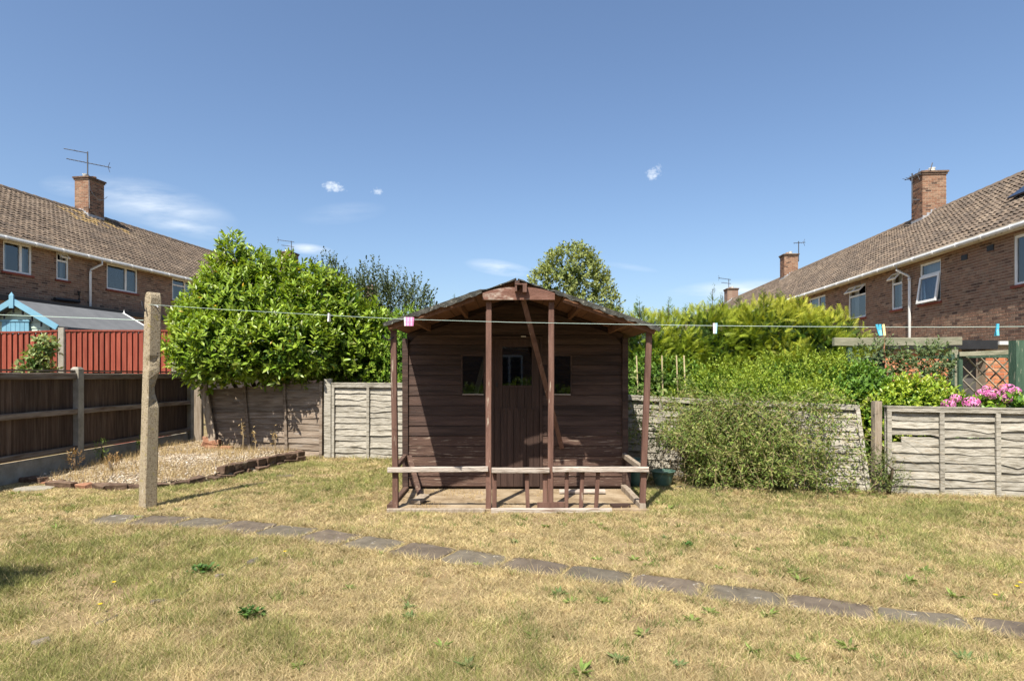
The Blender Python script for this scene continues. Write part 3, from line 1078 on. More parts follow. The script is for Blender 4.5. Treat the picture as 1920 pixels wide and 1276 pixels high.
# black soil pipe, flat roofed lean-to with black edge
m = MB()
m.tube([QL(21.95, 0.1, 4.35), QL(21.95, 0.1, 3.98), QL(20.95, 0.14, 3.95)], 0.06, 8)
m.build('soil_pipe', M['black'], TL)
m = MB()
lo = [QL(15, 0.02, 2.0), QL(15, 0.55, 2.0), QL(26.2, 0.55, 2.0), QL(26.2, 0.02, 2.0)]
m.hexa(lo + [p + Vector((0, 0, 1.62)) for p in lo])
m.build('lean_to', M['brick_far'], TL)
m = MB()
lo = [QL(15, 0.02, 3.62), QL(15, 0.62, 3.62), QL(26.3, 0.62, 3.62), QL(26.3, 0.02, 3.62)]
m.hexa(lo + [p + Vector((0, 0, 0.17)) for p in lo])
m.build('lean_to_roof', M['black'], TL)

RW = [(13.6, 14.97, 3.52, 4.72, 'two'), (17.8, 18.82, 3.50, 4.72, 'top'), (19.78, 20.4, 3.50, 4.70, 'topopen'), (22.1, 23.4, 3.46, 4.66, 'topopen'),
      (25.4, 27.0, 3.46, 4.70, 'two'), (28.2, 29.0, 3.5, 4.7, 'two')]
TR, QR = terrace('terraced_house', 'long brick terrace with stout ridge chimney and open windows, right of the conifer hedge', 11.2, 0.07, -1, 5.0, 3.8, 7.79, 12.0, 66, 33.0, RW,
                 [(24.9, 9.30, 0.90, 0.75, True, aer_right), (39.6, 8.95, .85, .75, True, aer_right2), (52.5, 8.6, 0.9, 1.0, False, aer_far)], [(19.25, 0.3)], 1.7, 'terraced houses either side')
# solar panel on the near slope, satellite bracket, bathroom vent
m = MB()
pit = math.atan2(2.79, 3.8)
for (y0, y1, f0, f1) in ((14.2, 17.35, 0.42, 0.78),):
    pts = []
    for (yy, ff) in ((y0, f0), (y1, f0), (y1, f1), (y0, f1)):
        pts.append(QR(yy, -3.8 * ff, 5.0 + 2.79 * ff) + Vector((-0.1, 0, 0.14)))
    lo = [p + Vector((0.03, 0, -0.04)) for p in pts]
    m.hexa(lo[::-1] + pts[::-1])
m.build('solar_panel', M['solar'], TR)
for (yv, zv) in ((16.75, 4.55), (15.75, 4.6)):
    m = MB()
    p = QR(yv, 0.0, zv)
    m.beam(p + Vector((-0.02, -0.11, 0)), p + Vector((-0.02, 0.11, 0)), 0.02, 0.14)
    m.build('air_brick', M['black'], TR)

# ------------------------------------------------------------------ the garden's own house, behind the camera (seen only in reflections)
T = thing('own_house', (0, -9, 0), 'brick house behind the viewpoint, mirrored in the shed windows', 'house')
wins = ((-4.2, -2.6, 3.2, 4.5), (0.3, 1.5, 3.3, 4.5), (3.0, 4.6, 3.2, 4.5), (-4.4, -2.2, .9, 2.2), (2.2, 4.4, .9, 2.2), (-.6, .4, .1, 2.1))
m = MB()
m.box(-8, 8, -16, -9, 0, 5.2)
m.build('wall', M['brick_far2'], T)
m = MB()
m.add([(-8.3, -8.6, 5.1), (8.3, -8.6, 5.1), (8.3, -12.5, 7.9), (-8.3, -12.5, 7.9), (8.3, -16.4, 5.1), (-8.3, -16.4, 5.1)], [(0, 1, 2, 3), (3, 2, 4, 5), (1, 4, 2), (0, 3, 5)])
m.build('roof', M['ridge'], T)
for (x0, x1, z0, z1) in wins:
    m = MB()
    m.box(x0, x1, -9.0, -8.96, z0, z1)
    w = m.build('window', M['white'], T)
    m = MB()
    m.box(x0 + .07, (x0 + x1) / 2 - .04, -8.97, -8.955, z0 + .07, z1 - .07)
    m.box((x0 + x1) / 2 + .04, x1 - .07, -8.97, -8.955, z0 + .07, z1 - .07)
    m.build('pane', M['solar'], w)
# ------------------------------------------------------------------ dark close-board fence on the left
def fx(Y):
    return -6.13 + 0.013 * (Y - 8.6)


T = thing('board_fence', (fx(8.6), 8.6, 0), 'dark brown vertical board fence with concrete posts at the left garden edge', 'fence')
FP = [5.75, 8.62, 11.55]
for Y in FP:
    m = MB()
    x = fx(Y) + 0.02
    w, d, h = 0.055, 0.055, 1.44
    m.add([(x - d, Y - w, 0), (x + d, Y - w, 0), (x + d, Y + w, 0), (x - d, Y + w, 0), (x - d, Y - w, h - .03), (x + d, Y - w, h - .03), (x + d, Y + w, h - .03), (x - d, Y + w, h - .03), (x - d + .02, Y - w + .02, h), (x + d - .02, Y - w + .02, h), (x + d - .02, Y + w - .02, h), (x - d + .02, Y + w - .02, h)],
          [(0, 1, 5, 4), (1, 2, 6, 5), (2, 3, 7, 6), (3, 0, 4, 7), (4, 5, 9, 8), (5, 6, 10, 9), (6, 7, 11, 10), (7, 4, 8, 11), (8, 9, 10, 11)])
    m.build('post', M['concrete'], T)
for i in range(len(FP) - 1):
    a, b = FP[i] + 0.055, FP[i + 1] - 0.055
    m = MB()
    m.beam((fx(a) + 0.0, a, 0.12), (fx(b) + 0.0, b, 0.12), 0.05, 0.26)
    m.build('gravel_board', M['concrete'], T)
    Y = a
    while Y < b - 0.02:
        w = min(0.155 + random.uniform(-.006, .006), b - Y)
        t = 1.36 + random.uniform(-.012, .012)
        m = MB()
        x = fx(Y) - 0.012
        x2 = x + 0.016
        l = random.uniform(-.004, .004)
        m.hexa([(x, Y, .262), (x2 - .010, Y, .262), (x2, Y + w + .012, .262), (x - .002, Y + w + .012, .262), (x + l, Y, t), (x2 - .010 + l, Y, t), (x2 + l, Y + w + .012, t), (x - .002 + l, Y + w + .012, t)])
        o = m.build('board', M['dark_board'], T)
        Y += w
    for (z, h, dx) in ((1.31, 0.085, 0.03), (0.82, 0.075, 0.04), (0.31, 0.065, 0.035)):
        m = MB()
        m.beam((fx(a) + dx, a, z), (fx(b) + dx, b, z), 0.055, h, ch=0.008, seg=6, jit=0.004)
        m.build('rail', M['dark_rail'], T)
    m = MB()
    m.beam((fx(a) - 0.005, a, 1.385), (fx(b) - 0.005, b, 1.385), 0.075, 0.022)
    m.build('capping', M['dark_rail'], T)

# ------------------------------------------------------------------ red fence beyond
T = thing('red_fence', (-8.6, 11.75, 0), 'red stained close board fence behind the dark fence, below the blue edged roof', 'fence')
YR = 11.75
for px in (-75, 118, 330):
    x = (px - 960) / F * YR
    m = MB()
    m.beam((x, YR, 0), (x, YR, 2.24), 0.12, 0.12, ch=0.012)
    m.build('post', M['concrete'], T)
for (p0, p1, sag) in ((-70, 111, 0.03), (125, 324, 0.0)):
    x0, x1 = (p0 - 960) / F * YR, (p1 - 960) / F * YR
    nb = int(round((x1 - x0) / 0.108))
    for i in range(nb):
        xa = x0 + (x1 - x0) * i / nb
        xb = x0 + (x1 - x0) * (i + 1) / nb
        sg = sag * math.sin(math.pi * (i + .5) / nb)
        m = MB()
        t = 2.165 - sg
        xb -= .017 + random.uniform(-.003, .004)
        m.hexa([(xa, YR - .014, 0.2), (xb, YR - .034, 0.2), (xb, YR, 0.2), (xa, YR, 0.2), (xa, YR - .014, t), (xb, YR - .034, t), (xb, YR, t), (xa, YR, t)])
        m.build('board', M['red_board'], T)
    m = MB()
    pts = [(x0 + (x1 - x0) * i / 8, YR - 0.012, 2.18 - sag * math.sin(math.pi * i / 8)) for i in range(9)]
    for i in range(8):
        m.beam(pts[i], pts[i + 1], 0.06, 0.03)
    m.build('capping', M['red_board'], T)
    m = MB()
    m.beam((x0, YR + .03, .1), (x1, YR + .03, .1), 0.05, 0.2)
    m.beam((x0, YR + .03, 1.0), (x1, YR + .03, 1.0), 0.05, 0.08)
    m.build('backing_rail', M['red_board'], T)
    m = MB()
    m.box(x0, x1, YR + .001, YR + .006, .2, 2.12)
    m.build('gap_shade_sheet', M['under'], T)  # dark sheet added behind the gaps, imitating shadow lines between boards

# ------------------------------------------------------------------ mint summerhouse with blue trim
T = thing('garden_shed', (-10.1, 12.6, 0), 'mint green shed with sky blue trim and grey felt roof beyond the red fence', 'shed')
ga = at(25, 566, 12.5)
gr = at(104, 613, 12.5)
gl = Vector((2 * ga.x - gr.x, 12.5, gr.z))
dv = Vector((0.19, 1, 0)).normalized()
LEN = 2.75
b = MB()
nb = 0
z = 0.05
hw = gr.x - ga.x - 0.1
while z < ga.z - 0.08:
    zt = min(z + 0.125, ga.z - 0.06)
    def hwid(zz):
        return hw if zz < gr.z else max(0.02, hw * (ga.z - 0.04 - zz) / (ga.z - 0.04 - gr.z))
    m = MB()
    w0, w1 = hwid(z), hwid(zt - .004)
    y = 12.68
    m.hexa([(ga.x - w0, y - .02, z), (ga.x + w0, y - .02, z), (ga.x + w0, y + .02, z), (ga.x - w0, y + .02, z), (ga.x - w1, y - .006, zt - .004), (ga.x + w1, y - .006, zt - .004), (ga.x + w1, y + .02, zt - .004), (ga.x - w1, y + .02, zt - .004)])
    m.build('cladding_board', M['mint'], T)
    z += 0.125
m = MB()
for sx in (-1, 1):
    p = Vector((ga.x + sx * hw, 12.7, 0))
    q = p + dv * (LEN - 0.2)
    m.add([p, q, q + Vector((0, 0, gr.z)), p + Vector((0, 0, gr.z))], [(0, 1, 2, 3)])
m.build('side_wall', M['mint'], T)
for e, nm in ((gl, 'roof'), (gr, 'roof')):
    m = MB()
    up = Vector((0, 0, 0.05))
    A, B_ = ga.copy(), e + (e - ga) * 0.06
    m.hexa([A, B_, B_ + dv * LEN, A + dv * LEN] + [A + up, B_ + up, B_ + dv * LEN + up, A + dv * LEN + up]) if e is gl else m.hexa([B_, A, A + dv * LEN, B_ + dv * LEN] + [B_ + up, A + up, A + dv * LEN + up, B_ + dv * LEN + up])
    m.build(nm, M['greyfelt'], T)
    m = MB()
    m.beam(A + Vector((0, -0.02, 0.02)), B_ + Vector((0, -0.02, 0.02)), 0.035, 0.11)
    m.build('bargeboard', M['blue'], T)
    m = MB()
    m.beam(A + dv * (LEN + .02) + Vector((0, 0, .03)), B_ + dv * (LEN + .02) + Vector((0, 0, .03)), 0.03, 0.07)
    m.build('bargeboard', M['white'], T)
m = MB()
m.beam(ga + Vector((0, -0.045, -0.13)), ga + Vector((0, -0.045, 0.13)), 0.09, 0.03)
m.add([ga + Vector((-.045, -.06, .13)), ga + Vector((.045, -.06, .13)), ga + Vector((.045, -.03, .13)), ga + Vector((-.045, -.03, .13)), ga + Vector((0, -.045, .2))], [(0, 1, 4), (1, 2, 4), (2, 3, 4), (3, 0, 4)])
m.build('finial', M['blue'], T)
m = MB()
q = ga + dv * (LEN + .04)
m.add([q + Vector((-.03, 0, .0)), q + Vector((.03, 0, 0)), q + Vector((.03, .02, 0)), q + Vector((-.03, .02, 0)), q + Vector((0, 0, .14))], [(0, 1, 4), (1, 2, 4), (2, 3, 4), (3, 0, 4)])
m.build('finial', M['white'], T)
m = MB()
x0, x1 = (5 - 960) / F * 12.64, (56 - 960) / F * 12.64
zt = CH - (603 - HZ) / F * 12.64
nbd = 6
m.box(x0 - .02, x1 + .02, 12.60, 12.645, zt, zt + .04)
do = m.build('door', M['blue'], T)
for i in range(nbd):
    m = MB()
    xa = x0 + (x1 - x0) * i / nbd
    m.box(xa + .004, xa + (x1 - x0) / nbd - .004, 12.615, 12.645, 0.1, zt - .002)
    m.build('plank', M['blue'], do)
for i in range(9):
    f = (i + .5) / 9
    sx = 1 if i % 2 else -1
    e = gr if sx > 0 else gl
    p = ga.lerp(e, f) + Vector((0, 0.06, -0.06))
    m = MB()
    m.beam(p, p + Vector((0, 0, -0.13)), 0.035, 0.03, ch=.008)
    m.build('hanging_light', M['black'], T)

# ------------------------------------------------------------------ raised gravel bed
EDGE = [(-5.98, 7.62), (-5.35, 7.26), (-4.73, 7.08), (-4.16, 7.12), (-3.80, 7.50), (-3.60, 8.20), (-3.44, 8.95), (-3.22, 9.55)]
BACK = [(-4.98, 10.2), (-5.6, 11.3), (-6.05, 11.4)]
poly = [Vector((x, y, 0)) for x, y in EDGE + BACK]
cen = Vector((-4.9, 9.0, 0))


def inpoly(X, Y, pts):
    ins = np.zeros(X.shape, bool)
    n = len(pts)
    for i in range(n):
        x0, y0 = pts[i][0], pts[i][1]
        x1, y1 = pts[(i + 1) % n][0], pts[(i + 1) % n][1]
        c = ((y0 > Y) != (y1 > Y)) & (X < (x1 - x0) * (Y - y0) / (y1 - y0 + 1e-12) + x0)
        ins ^= c
    return ins


def bed_z(X, Y):
    return 0.06 + 0.05 * np.clip((Y - 7.2) / 3, 0, 1) + 0.06 * (vnoise(X, Y, 1.3) - .45) + .03 * (vnoise(X, Y, 4.0) - .5) + .05 * np.exp(-((X + 4.6) / .8) ** 2 - ((Y - 8.7) / 1.0) ** 2)


m = MB()
gx = np.linspace(-6.05, -3.2, 24)
gy = np.linspace(7.0, 11.5, 34)
XX, YY = np.meshgrid(gx, gy)
ZZ = bed_z(XX, YY)
BP = [(p.x, p.y) for p in poly]
INN = inpoly(XX, YY, BP)
for j in range(34):
    for i in range(24):
        m.v.append((XX[j, i], YY[j, i], ZZ[j, i] if INN[j, i] else 0.0 - 0.03)); m.c.append((1, 1, 1))
for j in range(33):
    for i in range(23):
        if INN[j, i] or INN[j + 1, i] or INN[j, i + 1] or INN[j + 1, i + 1]:
            q = j * 24 + i
            m.f.append((q, q + 1, q + 25, q + 24))
bed = m.build('gravel_bed', M['bed'], None, True)
tag(bed, 'raised bed of dry soil under gravel beside the dark fence', None, None, 'structure')
# the stones
NS = 9000
X = RNG.uniform(-6.05, -3.2, NS * 3)
Y = RNG.uniform(7.0, 11.4, NS * 3)
ok = inpoly(X, Y, BP) & (RNG.random(NS * 3) < 0.25 + 0.75 * (vnoise(X, Y, 1.1) > .35))
X, Y = X[ok][:NS], Y[ok][:NS]
n = len(X)
oct_v = np.array([(1, 0, 0), (-1, 0, 0), (0, 1, 0), (0, -1, 0), (0, 0, 1), (0, 0, -1)], float)
oct_f = np.array([(0, 2, 4), (2, 1, 4), (1, 3, 4), (3, 0, 4), (2, 0, 5), (1, 2, 5), (3, 1, 5), (0, 3, 5)])
rad = RNG.uniform(.009, .024, (n, 1, 1)) * RNG.uniform(.6, 1.2, (n, 6, 1))
th = RNG.uniform(0, 6.28, n)
R = np.zeros((n, 3, 3))
R[:, 0, 0] = np.cos(th); R[:, 0, 1] = -np.sin(th); R[:, 1, 0] = np.sin(th); R[:, 1, 1] = np.cos(th); R[:, 2, 2] = .65
V = np.einsum('nij,kj->nki', R, oct_v) * rad + np.stack([X, Y, bed_z(X, Y) + .006], 1)[:, None, :]
Fc = (oct_f[None] + (np.arange(n) * 6)[:, None, None]).reshape(-1, 3)
C = np.repeat(mixcol(n, [(.42, .36, .27), (.30, .23, .15), (.17, .125, .08), (.40, .31, .20), (.54, .50, .43)], .12), 6, axis=0)
gv = put('gravel', np_mesh('gravel', V.reshape(-1, 3), Fc, C, M['gravel']))
tag(gv, 'pale mixed gravel stones spread over the raised bed', 'gravel', None, 'stuff')

# brick edging of the bed
T = thing('brick_edging', (-4.2, 7.1, 0), 'curved low edging of old weathered bricks around the gravel bed', 'edging')


def rough_brick(L, W, H, mat, j=0.012):
    m = MB()
    vs = []
    for z in (0, H):
        for (sx, sy) in ((-1, -1), (1, -1), (1, 1), (-1, 1)):
            vs.append((sx * L / 2 + random.uniform(-j, j), sy * W / 2 + random.uniform(-j, j), z + (random.uniform(-j, j) if z else 0)))
    # chamfered top ring for worn arrises
    top = [(v[0] * .9, v[1] * .85, v[2] + .008) for v in vs[4:]]
    m.add(vs + top, [(0, 1, 5, 4), (1, 2, 6, 5), (2, 3, 7, 6), (3, 0, 4, 7), (4, 5, 9, 8), (5, 6, 10, 9), (6, 7, 11, 10), (7, 4, 8, 11), (8, 9, 10, 11)])
    return m.mesh('brick', mat)


EB = [rough_brick(0.215, 0.105, 0.085, M['old_brick']) for _ in range(7)]
EBO = [rough_brick(0.2, 0.105, 0.07, M['rubble']) for _ in range(4)]


def along(pts, step):
    out = []
    pts = [Vector((p[0], p[1], 0)) for p in pts]
    acc = 0.0
    for i in range(len(pts) - 1):
        d = (pts[i + 1] - pts[i])
        L = d.length
        t = (step - acc) if acc else 0.0
        while t < L:
            out.append((pts[i] + d * (t / L), math.atan2(d.y, d.x)))
            t += step
        acc = L - (t - step)
    return out


for i, (p, an) in enumerate(along(EDGE, 0.222)):
    me = random.choice(EB) if random.random() < .9 else random.choice(EBO)
    put('brick', me, T, Matrix.Translation(p + Vector((random.uniform(-.03, .03), random.uniform(-.03, .03), -0.012 + random.uniform(-.035, .004)))) @ Matrix.Rotation(an + random.uniform(-.25, .25), 4, 'Z') @ Matrix.Rotation(random.uniform(-.14, .14), 4, 'Y') @ Matrix.Rotation(random.uniform(-.1, .2), 4, 'X'))
    if i > 11 and random.random() < .8:
        put('brick', random.choice(EB), T, Matrix.Translation(p + Vector((-.015, .03, 0.07 + random.uniform(-.008, .004)))) @ Matrix.Rotation(an + random.uniform(-.2, .2), 4, 'Z') @ Matrix.Rotation(random.uniform(-.08, .08), 4, 'X'))

# rubble bricks in the corner by the leaning panel
for i, (px, py, Yd, rz, ry, lab) in enumerate((
        (398, 836, 9.95, 0.2, 0.0, 'broken orange brick lying lowest at the front of the corner rubble'),
        (425, 838, 9.9, -0.25, 0.05, 'flat orange brick at the right end of the corner rubble'),
        (390, 828, 10.0, 0.6, 0.25, 'tilted pale orange brick in the middle of the corner rubble'),
        (402, 823, 10.05, -0.1, -0.1, 'orange brick resting on top of the tilted one in the rubble'),
        (393, 817, 10.1, 0.3, 0.06, 'uppermost brick of the corner rubble heap'))):
    p = at(px, py, Yd)
    p.z = (0.11, 0.11, 0.155, 0.19, 0.235)[i]
    o = put('loose_brick', EBO[i % 4], None, Matrix.Translation(p) @ Matrix.Rotation(rz, 4, 'Z') @ Matrix.Rotation(ry, 4, 'Y'))
    tag(o, lab, 'brick', 'loose bricks in the fence corner')

# ------------------------------------------------------------------ lap fence panels
def panel(name, label, P0, P1, T0, T1, ns, battens, mat, bmat, amp=0.010, missing=None, cap=True, group='lap fence panels', seg=9):
    P0, P1, T0, T1 = map(Vector, (P0, P1, T0, T1))
    T = thing(name, P0, label, 'fence panel', group)
    nrm = (P1 - P0).cross(T0 - P0).normalized()
    if nrm.y > 0:
        nrm = -nrm

    def S(u, w, d):
        return P0.lerp(P1, u).lerp(T0.lerp(T1, u), w) + nrm * d
    step = 0.94 / ns
    zones = []
    for i in range(ns):
        w0 = 0.005 + step * i
        w1 = w0 + step * 1.28
        gap = missing and i == missing[0]
        if gap:
            w1 = w0 + step * .98
        ph = random.uniform(0, 6)
        kn = random.choice([0.0, 0.0, 0.5])
        rows = [(0.012, 0.988)]
        if missing and i == missing[0]:
            rows = [(missing[1], 0.988)]
        for (ua, ub) in rows:
            m = MB()
            vs, fs = [], []
            dl = random.uniform(-.004, .006)
            kp = [random.uniform(.1, .9) for _ in range(2)]
            sgm = seg + 4
            for q in range(sgm + 1):
                u = ua + (ub - ua) * q / sgm
                wob = amp * (math.sin(ph + u * 7) * .5 + math.sin(ph * 2.3 + u * 17) * .4 + random.uniform(-.35, .35))
                for kk in kp:
                    wob -= amp * 1.9 * math.exp(-((u - kk) / .03) ** 2)
                bow = 0.006 * math.sin(ph + u * 9)
                o_ = 0.029 + dl + bow
                tilt = -0.012 if (missing and i == missing[0]) else 0
                wb = w0 + wob + tilt * (1 - u)
                if missing and i == missing[0] + 1:
                    wb += step * .30 * max(0, 1 - u / .42) ** .6
                vs += [S(u, wb, o_), S(u, w1, 0.010), S(u, w1, 0.002), S(u, wb, o_ - 0.009)]
            for q in range(sgm):
                b_ = q * 4
                for k_ in range(4):
                    k2 = (k_ + 1) % 4
                    fs.append((b_ + k_, b_ + k2, b_ + 4 + k2, b_ + 4 + k_))
            fs += [(3, 2, 1, 0), tuple(sgm * 4 + k_ for k_ in range(4))]
            m.add(vs, fs)
            m.build('slat', mat, T)
    L = (P1 - P0).length
    hw = 0.022 / L
    for i, u in enumerate([0.012] + battens + [0.988]):
        m = MB()
        d0, d1 = (0.034, 0.060)
        m.hexa([S(u - hw, 0, d1), S(u + hw, 0, d1), S(u + hw, 0, d0), S(u - hw, 0, d0), S(u - hw, .985, d1), S(u + hw, .985, d1), S(u + hw, .985, d0), S(u - hw, .985, d0)])
        m.build('batten', bmat, T)
        m = MB()
        m.hexa([S(u - hw, 0.01, -.004), S(u + hw, 0.01, -.004), S(u + hw, 0.01, -.026), S(u - hw, 0.01, -.026), S(u - hw, .985, -.004), S(u + hw, .985, -.004), S(u + hw, .985, -.026), S(u - hw, .985, -.026)])
        m.build('back_batten', bmat, T)
    if cap:
        m = MB()
        m.hexa([S(0, .945, .061), S(1, .945, .061), S(1, .945, .035), S(0, .945, .035), S(0, .99, .061), S(1, .99, .061), S(1, .99, .035), S(0, .99, .035)])
        m.build('top_rail', mat, T)
        m = MB()
        m.hexa([S(-.003, .9915, .066), S(1.003, .9915, .066), S(1.003, .9915, -.03), S(-.003, .9915, -.03), S(-.003, 1.008, .066), S(1.003, 1.008, .066), S(1.003, 1.008, -.03), S(-.003, 1.008, -.03)])
        m.build('capping', mat, T)
    return T


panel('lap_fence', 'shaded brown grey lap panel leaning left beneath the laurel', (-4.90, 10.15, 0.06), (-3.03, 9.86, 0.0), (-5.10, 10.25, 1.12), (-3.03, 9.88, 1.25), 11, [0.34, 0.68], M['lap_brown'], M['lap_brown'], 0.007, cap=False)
panel('lap_fence', 'pale silvered lap panel just left of the brown shed', (-2.85, 9.78, 0), (-1.08, 9.42, 0), (-2.85, 9.79, 1.2), (-1.08, 9.43, 1.2), 12, [0.34, 0.68], M['lap'], M['lap'], 0.011)
panel('lap_fence', 'upright silvered lap panel between the shed and the climber', (1.56, 8.36, 0), (2.62, 7.92, 0), (1.56, 8.38, 1.05), (2.60, 7.94, 1.0), 10, [0.42], M['lap'], M['lap'], 0.007)
panel('lap_fence', 'slumped silvered lap panel leaning back under the climber', (2.42, 7.50, 0), (4.02, 6.88, 0), (2.56, 7.86, .99), (4.08, 7.22, 0.945), 11, [0.36, 0.68], M['lap'], M['lap'], 0.008)
panel('lap_fence', 'silvered lap panel with a broken slat gap below the hydrangea', (4.16, 6.83, 0), (6.0, 6.50, 0), (4.16, 6.84, 0.975), (6.0, 6.51, 0.955), 10, [0.293, 0.585, 0.88], M['lap'], M['lap'], 0.013, missing=(6, 0.085))


def fence_post(px0, px1, Y, z, label, mat, lean=0):
    x0, x1 = (px0 - 960) / F * Y, (px1 - 960) / F * Y
    m = MB()
    x = (x0 + x1) / 2
    m.beam((x, Y, 0), (x + lean, Y, z), x1 - x0, 0.09, ch=0.006, seg=5, jit=.002)
    o = m.build('fence_post', mat)
    tag(o, label, 'fence post')
    o.location = (0, 0, 0)
    return o


fence_post(609, 622, 9.80, 1.27, 'grey timber post between the shaded and the pale lap panels', M['lap'])
fence_post(1637, 1650, 6.90, 1.03, 'tall timber post left of the panel with the broken slat', M['batten'])
fence_post(366, 380, 11.2, 1.3, 'timber post standing against the corner concrete post', M['batten'])
fence_post(1169, 1177, 8.40, 1.05, 'thin timber post at the shed end of the right fence', M['batten'])
# stray stile leaning in the corner
m = MB()
m.beam(at(401, 838, 10.05), at(381, 722, 10.12), 0.12, 0.04, up=(0, 1, 0), ch=.005)
tag(m.build('leaning_plank', M['batten']), 'pale plank leaning at the left end of the shaded panel', 'plank')
# ------------------------------------------------------------------ brown summerhouse with a broken porch
WY = 7.0                                    # front wall plane
S1 = F / WY                                 # pixels per metre there
FYP = 6.0                                   # porch post plane
def wx(px):
    return (px - 960) / S1
def pxx(px):
    return (px - 960) / (F / FYP)
XL, XR = wx(757), wx(1175)
BY = 8.3
RX, RZ = 0.05, 2.235                       # ridge
EL = (-1.205, 1.80)
ER = (1.39, 1.765)
YF, YB = 5.90, 8.42
SH = thing('summerhouse', (0.04, WY, 0), 'dark brown wooden summerhouse with broken porch railings in the middle of the lawn', 'shed')


def roof_z(x):
    e = EL if x < RX else ER
    return RZ + (e[1] - RZ) * (x - RX) / (e[0] - RX)


# floor slab and porch floor
m = MB()
m.box(-1.22, 1.32, 5.93, BY, -0.02, 0.022)
m.build('porch_floor', M['porch'], SH)
m = MB()
m.box(XL + .03, XR - .03, WY + .04, BY - .03, 0.03, 0.07)
m.build('floor', M['shed'], SH)
# side and back walls, inner lining
m = MB()
for (x, dx) in ((XL, 0.03), (XR, -0.03)):
    zt = roof_z(x) - 0.045
    x0, x1 = sorted((x, x + dx))
    m.box(x0, x1, WY + .03, BY, 0.02, zt)
m.build('side_wall', M['shed'], SH)
m = MB()
m.add([(XL, BY, 0.02), (XR, BY, 0.02), (XR, BY, roof_z(XR) - .045), (RX, BY, RZ - .05), (XL, BY, roof_z(XL) - .045), (XL, BY - .03, 0.02), (XR, BY - .03, 0.02), (XR, BY - .03, roof_z(XR) - .045), (RX, BY - .03, RZ - .05), (XL, BY - .03, roof_z(XL) - .045)],
      [(0, 4, 3, 2, 1), (5, 6, 7, 8, 9)])
m.build('back_wall', M['shed'], SH)
# front cladding, board by board
DX0, DX1, DZ = wx(921), wx(1017), 1.765
LWX = (wx(865), wx(909))
RWX = (wx(1026), wx(1072))
WZ = (1.095, 1.555)
z = 0.06
row = 0
while z < RZ - 0.1:
    zt = min(z + 0.115, RZ - 0.07)
    def span(zz):
        l = XL + .05
        r = XR - .05
        if zz > roof_z(XL) - 0.06:
            f = (RZ - 0.055 - zz) / (RZ - 0.055 - (roof_z(XL) - .06))
            l = max(l, RX - (RX - XL) * f)
        if zz > roof_z(XR) - 0.06:
            f = (RZ - 0.055 - zz) / (RZ - 0.055 - (roof_z(XR) - .06))
            r = min(r, RX + (XR - RX) * f)
        return l, r
    l0, r0 = span(z)
    l1, r1 = span(zt)
    segs = [(l0, r0, l1, r1)]
    cuts = []
    if zt < DZ + 0.06:
        cuts.append((DX0, DX1))
    if z > WZ[0] - .02 and zt < WZ[1] + .02:
        cuts += [LWX, RWX]
    cuts.sort()
    out = []
    cl, cl1 = l0, l1
    for (a, b) in cuts:
        out.append((cl, a, cl1, a))
        cl = cl1 = b
    out.append((cl, r0, cl1, r1))
    for (a0, b0, a1, b1) in out:
        if b0 - a0 < 0.015:
            continue
        m = MB()
        g = 0.005
        y0 = WY - 0.004 - random.uniform(0, .003)
        m.hexa([(a0, y0, z), (b0, y0, z), (b0, WY + .02, z), (a0, WY + .02, z), (a1, y0 + .008, zt - g), (b1, y0 + .008, zt - g), (b1, WY + .02, zt - g), (a1, WY + .02, zt - g)])
        m.build('cladding_board', M['shed_worn'] if z < 0.6 else M['shed'], SH)
    z += 0.115
    row += 1
m = MB()
m.box(XL + .04, LWX[0], WY + .021, WY + .03, .06, 1.70)
m.box(LWX[1], DX0, WY + .021, WY + .03, .06, 1.70)
m.box(DX1, RWX[0], WY + .021, WY + .03, .06, 1.70)
m.box(RWX[1], XR - .04, WY + .021, WY + .03, .06, 1.70)
m.box(LWX[0], LWX[1], WY + .021, WY + .03, .06, WZ[0]); m.box(RWX[0], RWX[1], WY + .021, WY + .03, .06, WZ[0])
m.add([(XL + .03, WY + .03, 1.70), (XR - .03, WY + .03, 1.70), (XR - .03, WY + .03, roof_z(XR) - .005), (RX, WY + .03, RZ - .004), (XL + .03, WY + .03, roof_z(XL) - .005)], [(0, 1, 2, 3, 4)])
m.build('lining', M['shed'], SH)  # added behind the boards to stop light leaking through the gaps
for (a, b) in ((XL - .012, XL + .052), (XR - .052, XR + .012)):
    m = MB()
    m.box(a, b, WY - .028, WY + .035, 0.03, roof_z((a + b) / 2) - 0.06)
    m.build('corner_trim', M['shed'], SH)
# windows
for (a, b) in (LWX, RWX):
    m = MB()
    y0, y1 = WY - .012, WY + .03
    t = .014
    m.box(a - .004, a + t, y0, y1, WZ[0], WZ[1]); m.box(b - t, b + .004, y0, y1, WZ[0], WZ[1])
    m.box(a + t, b - t, y0, y1, WZ[1] - t, WZ[1])
    w = m.build('window', M['shed'], SH)
    m = MB()
    m.box(a + t, b - t, y0 - .012, y1, WZ[0], WZ[0] + .014)
    m.build('sill', M['peel'], w)
    m = MB()
    m.add([(a + t, WY + .012, WZ[0] + .014), (b - t, WY + .012, WZ[0] + .014), (b - t, WY + .012, WZ[1] - t), (a + t, WY + .012, WZ[1] - t)], [(0, 1, 2, 3)])
    m.build('pane', M['shed_glass'], w)
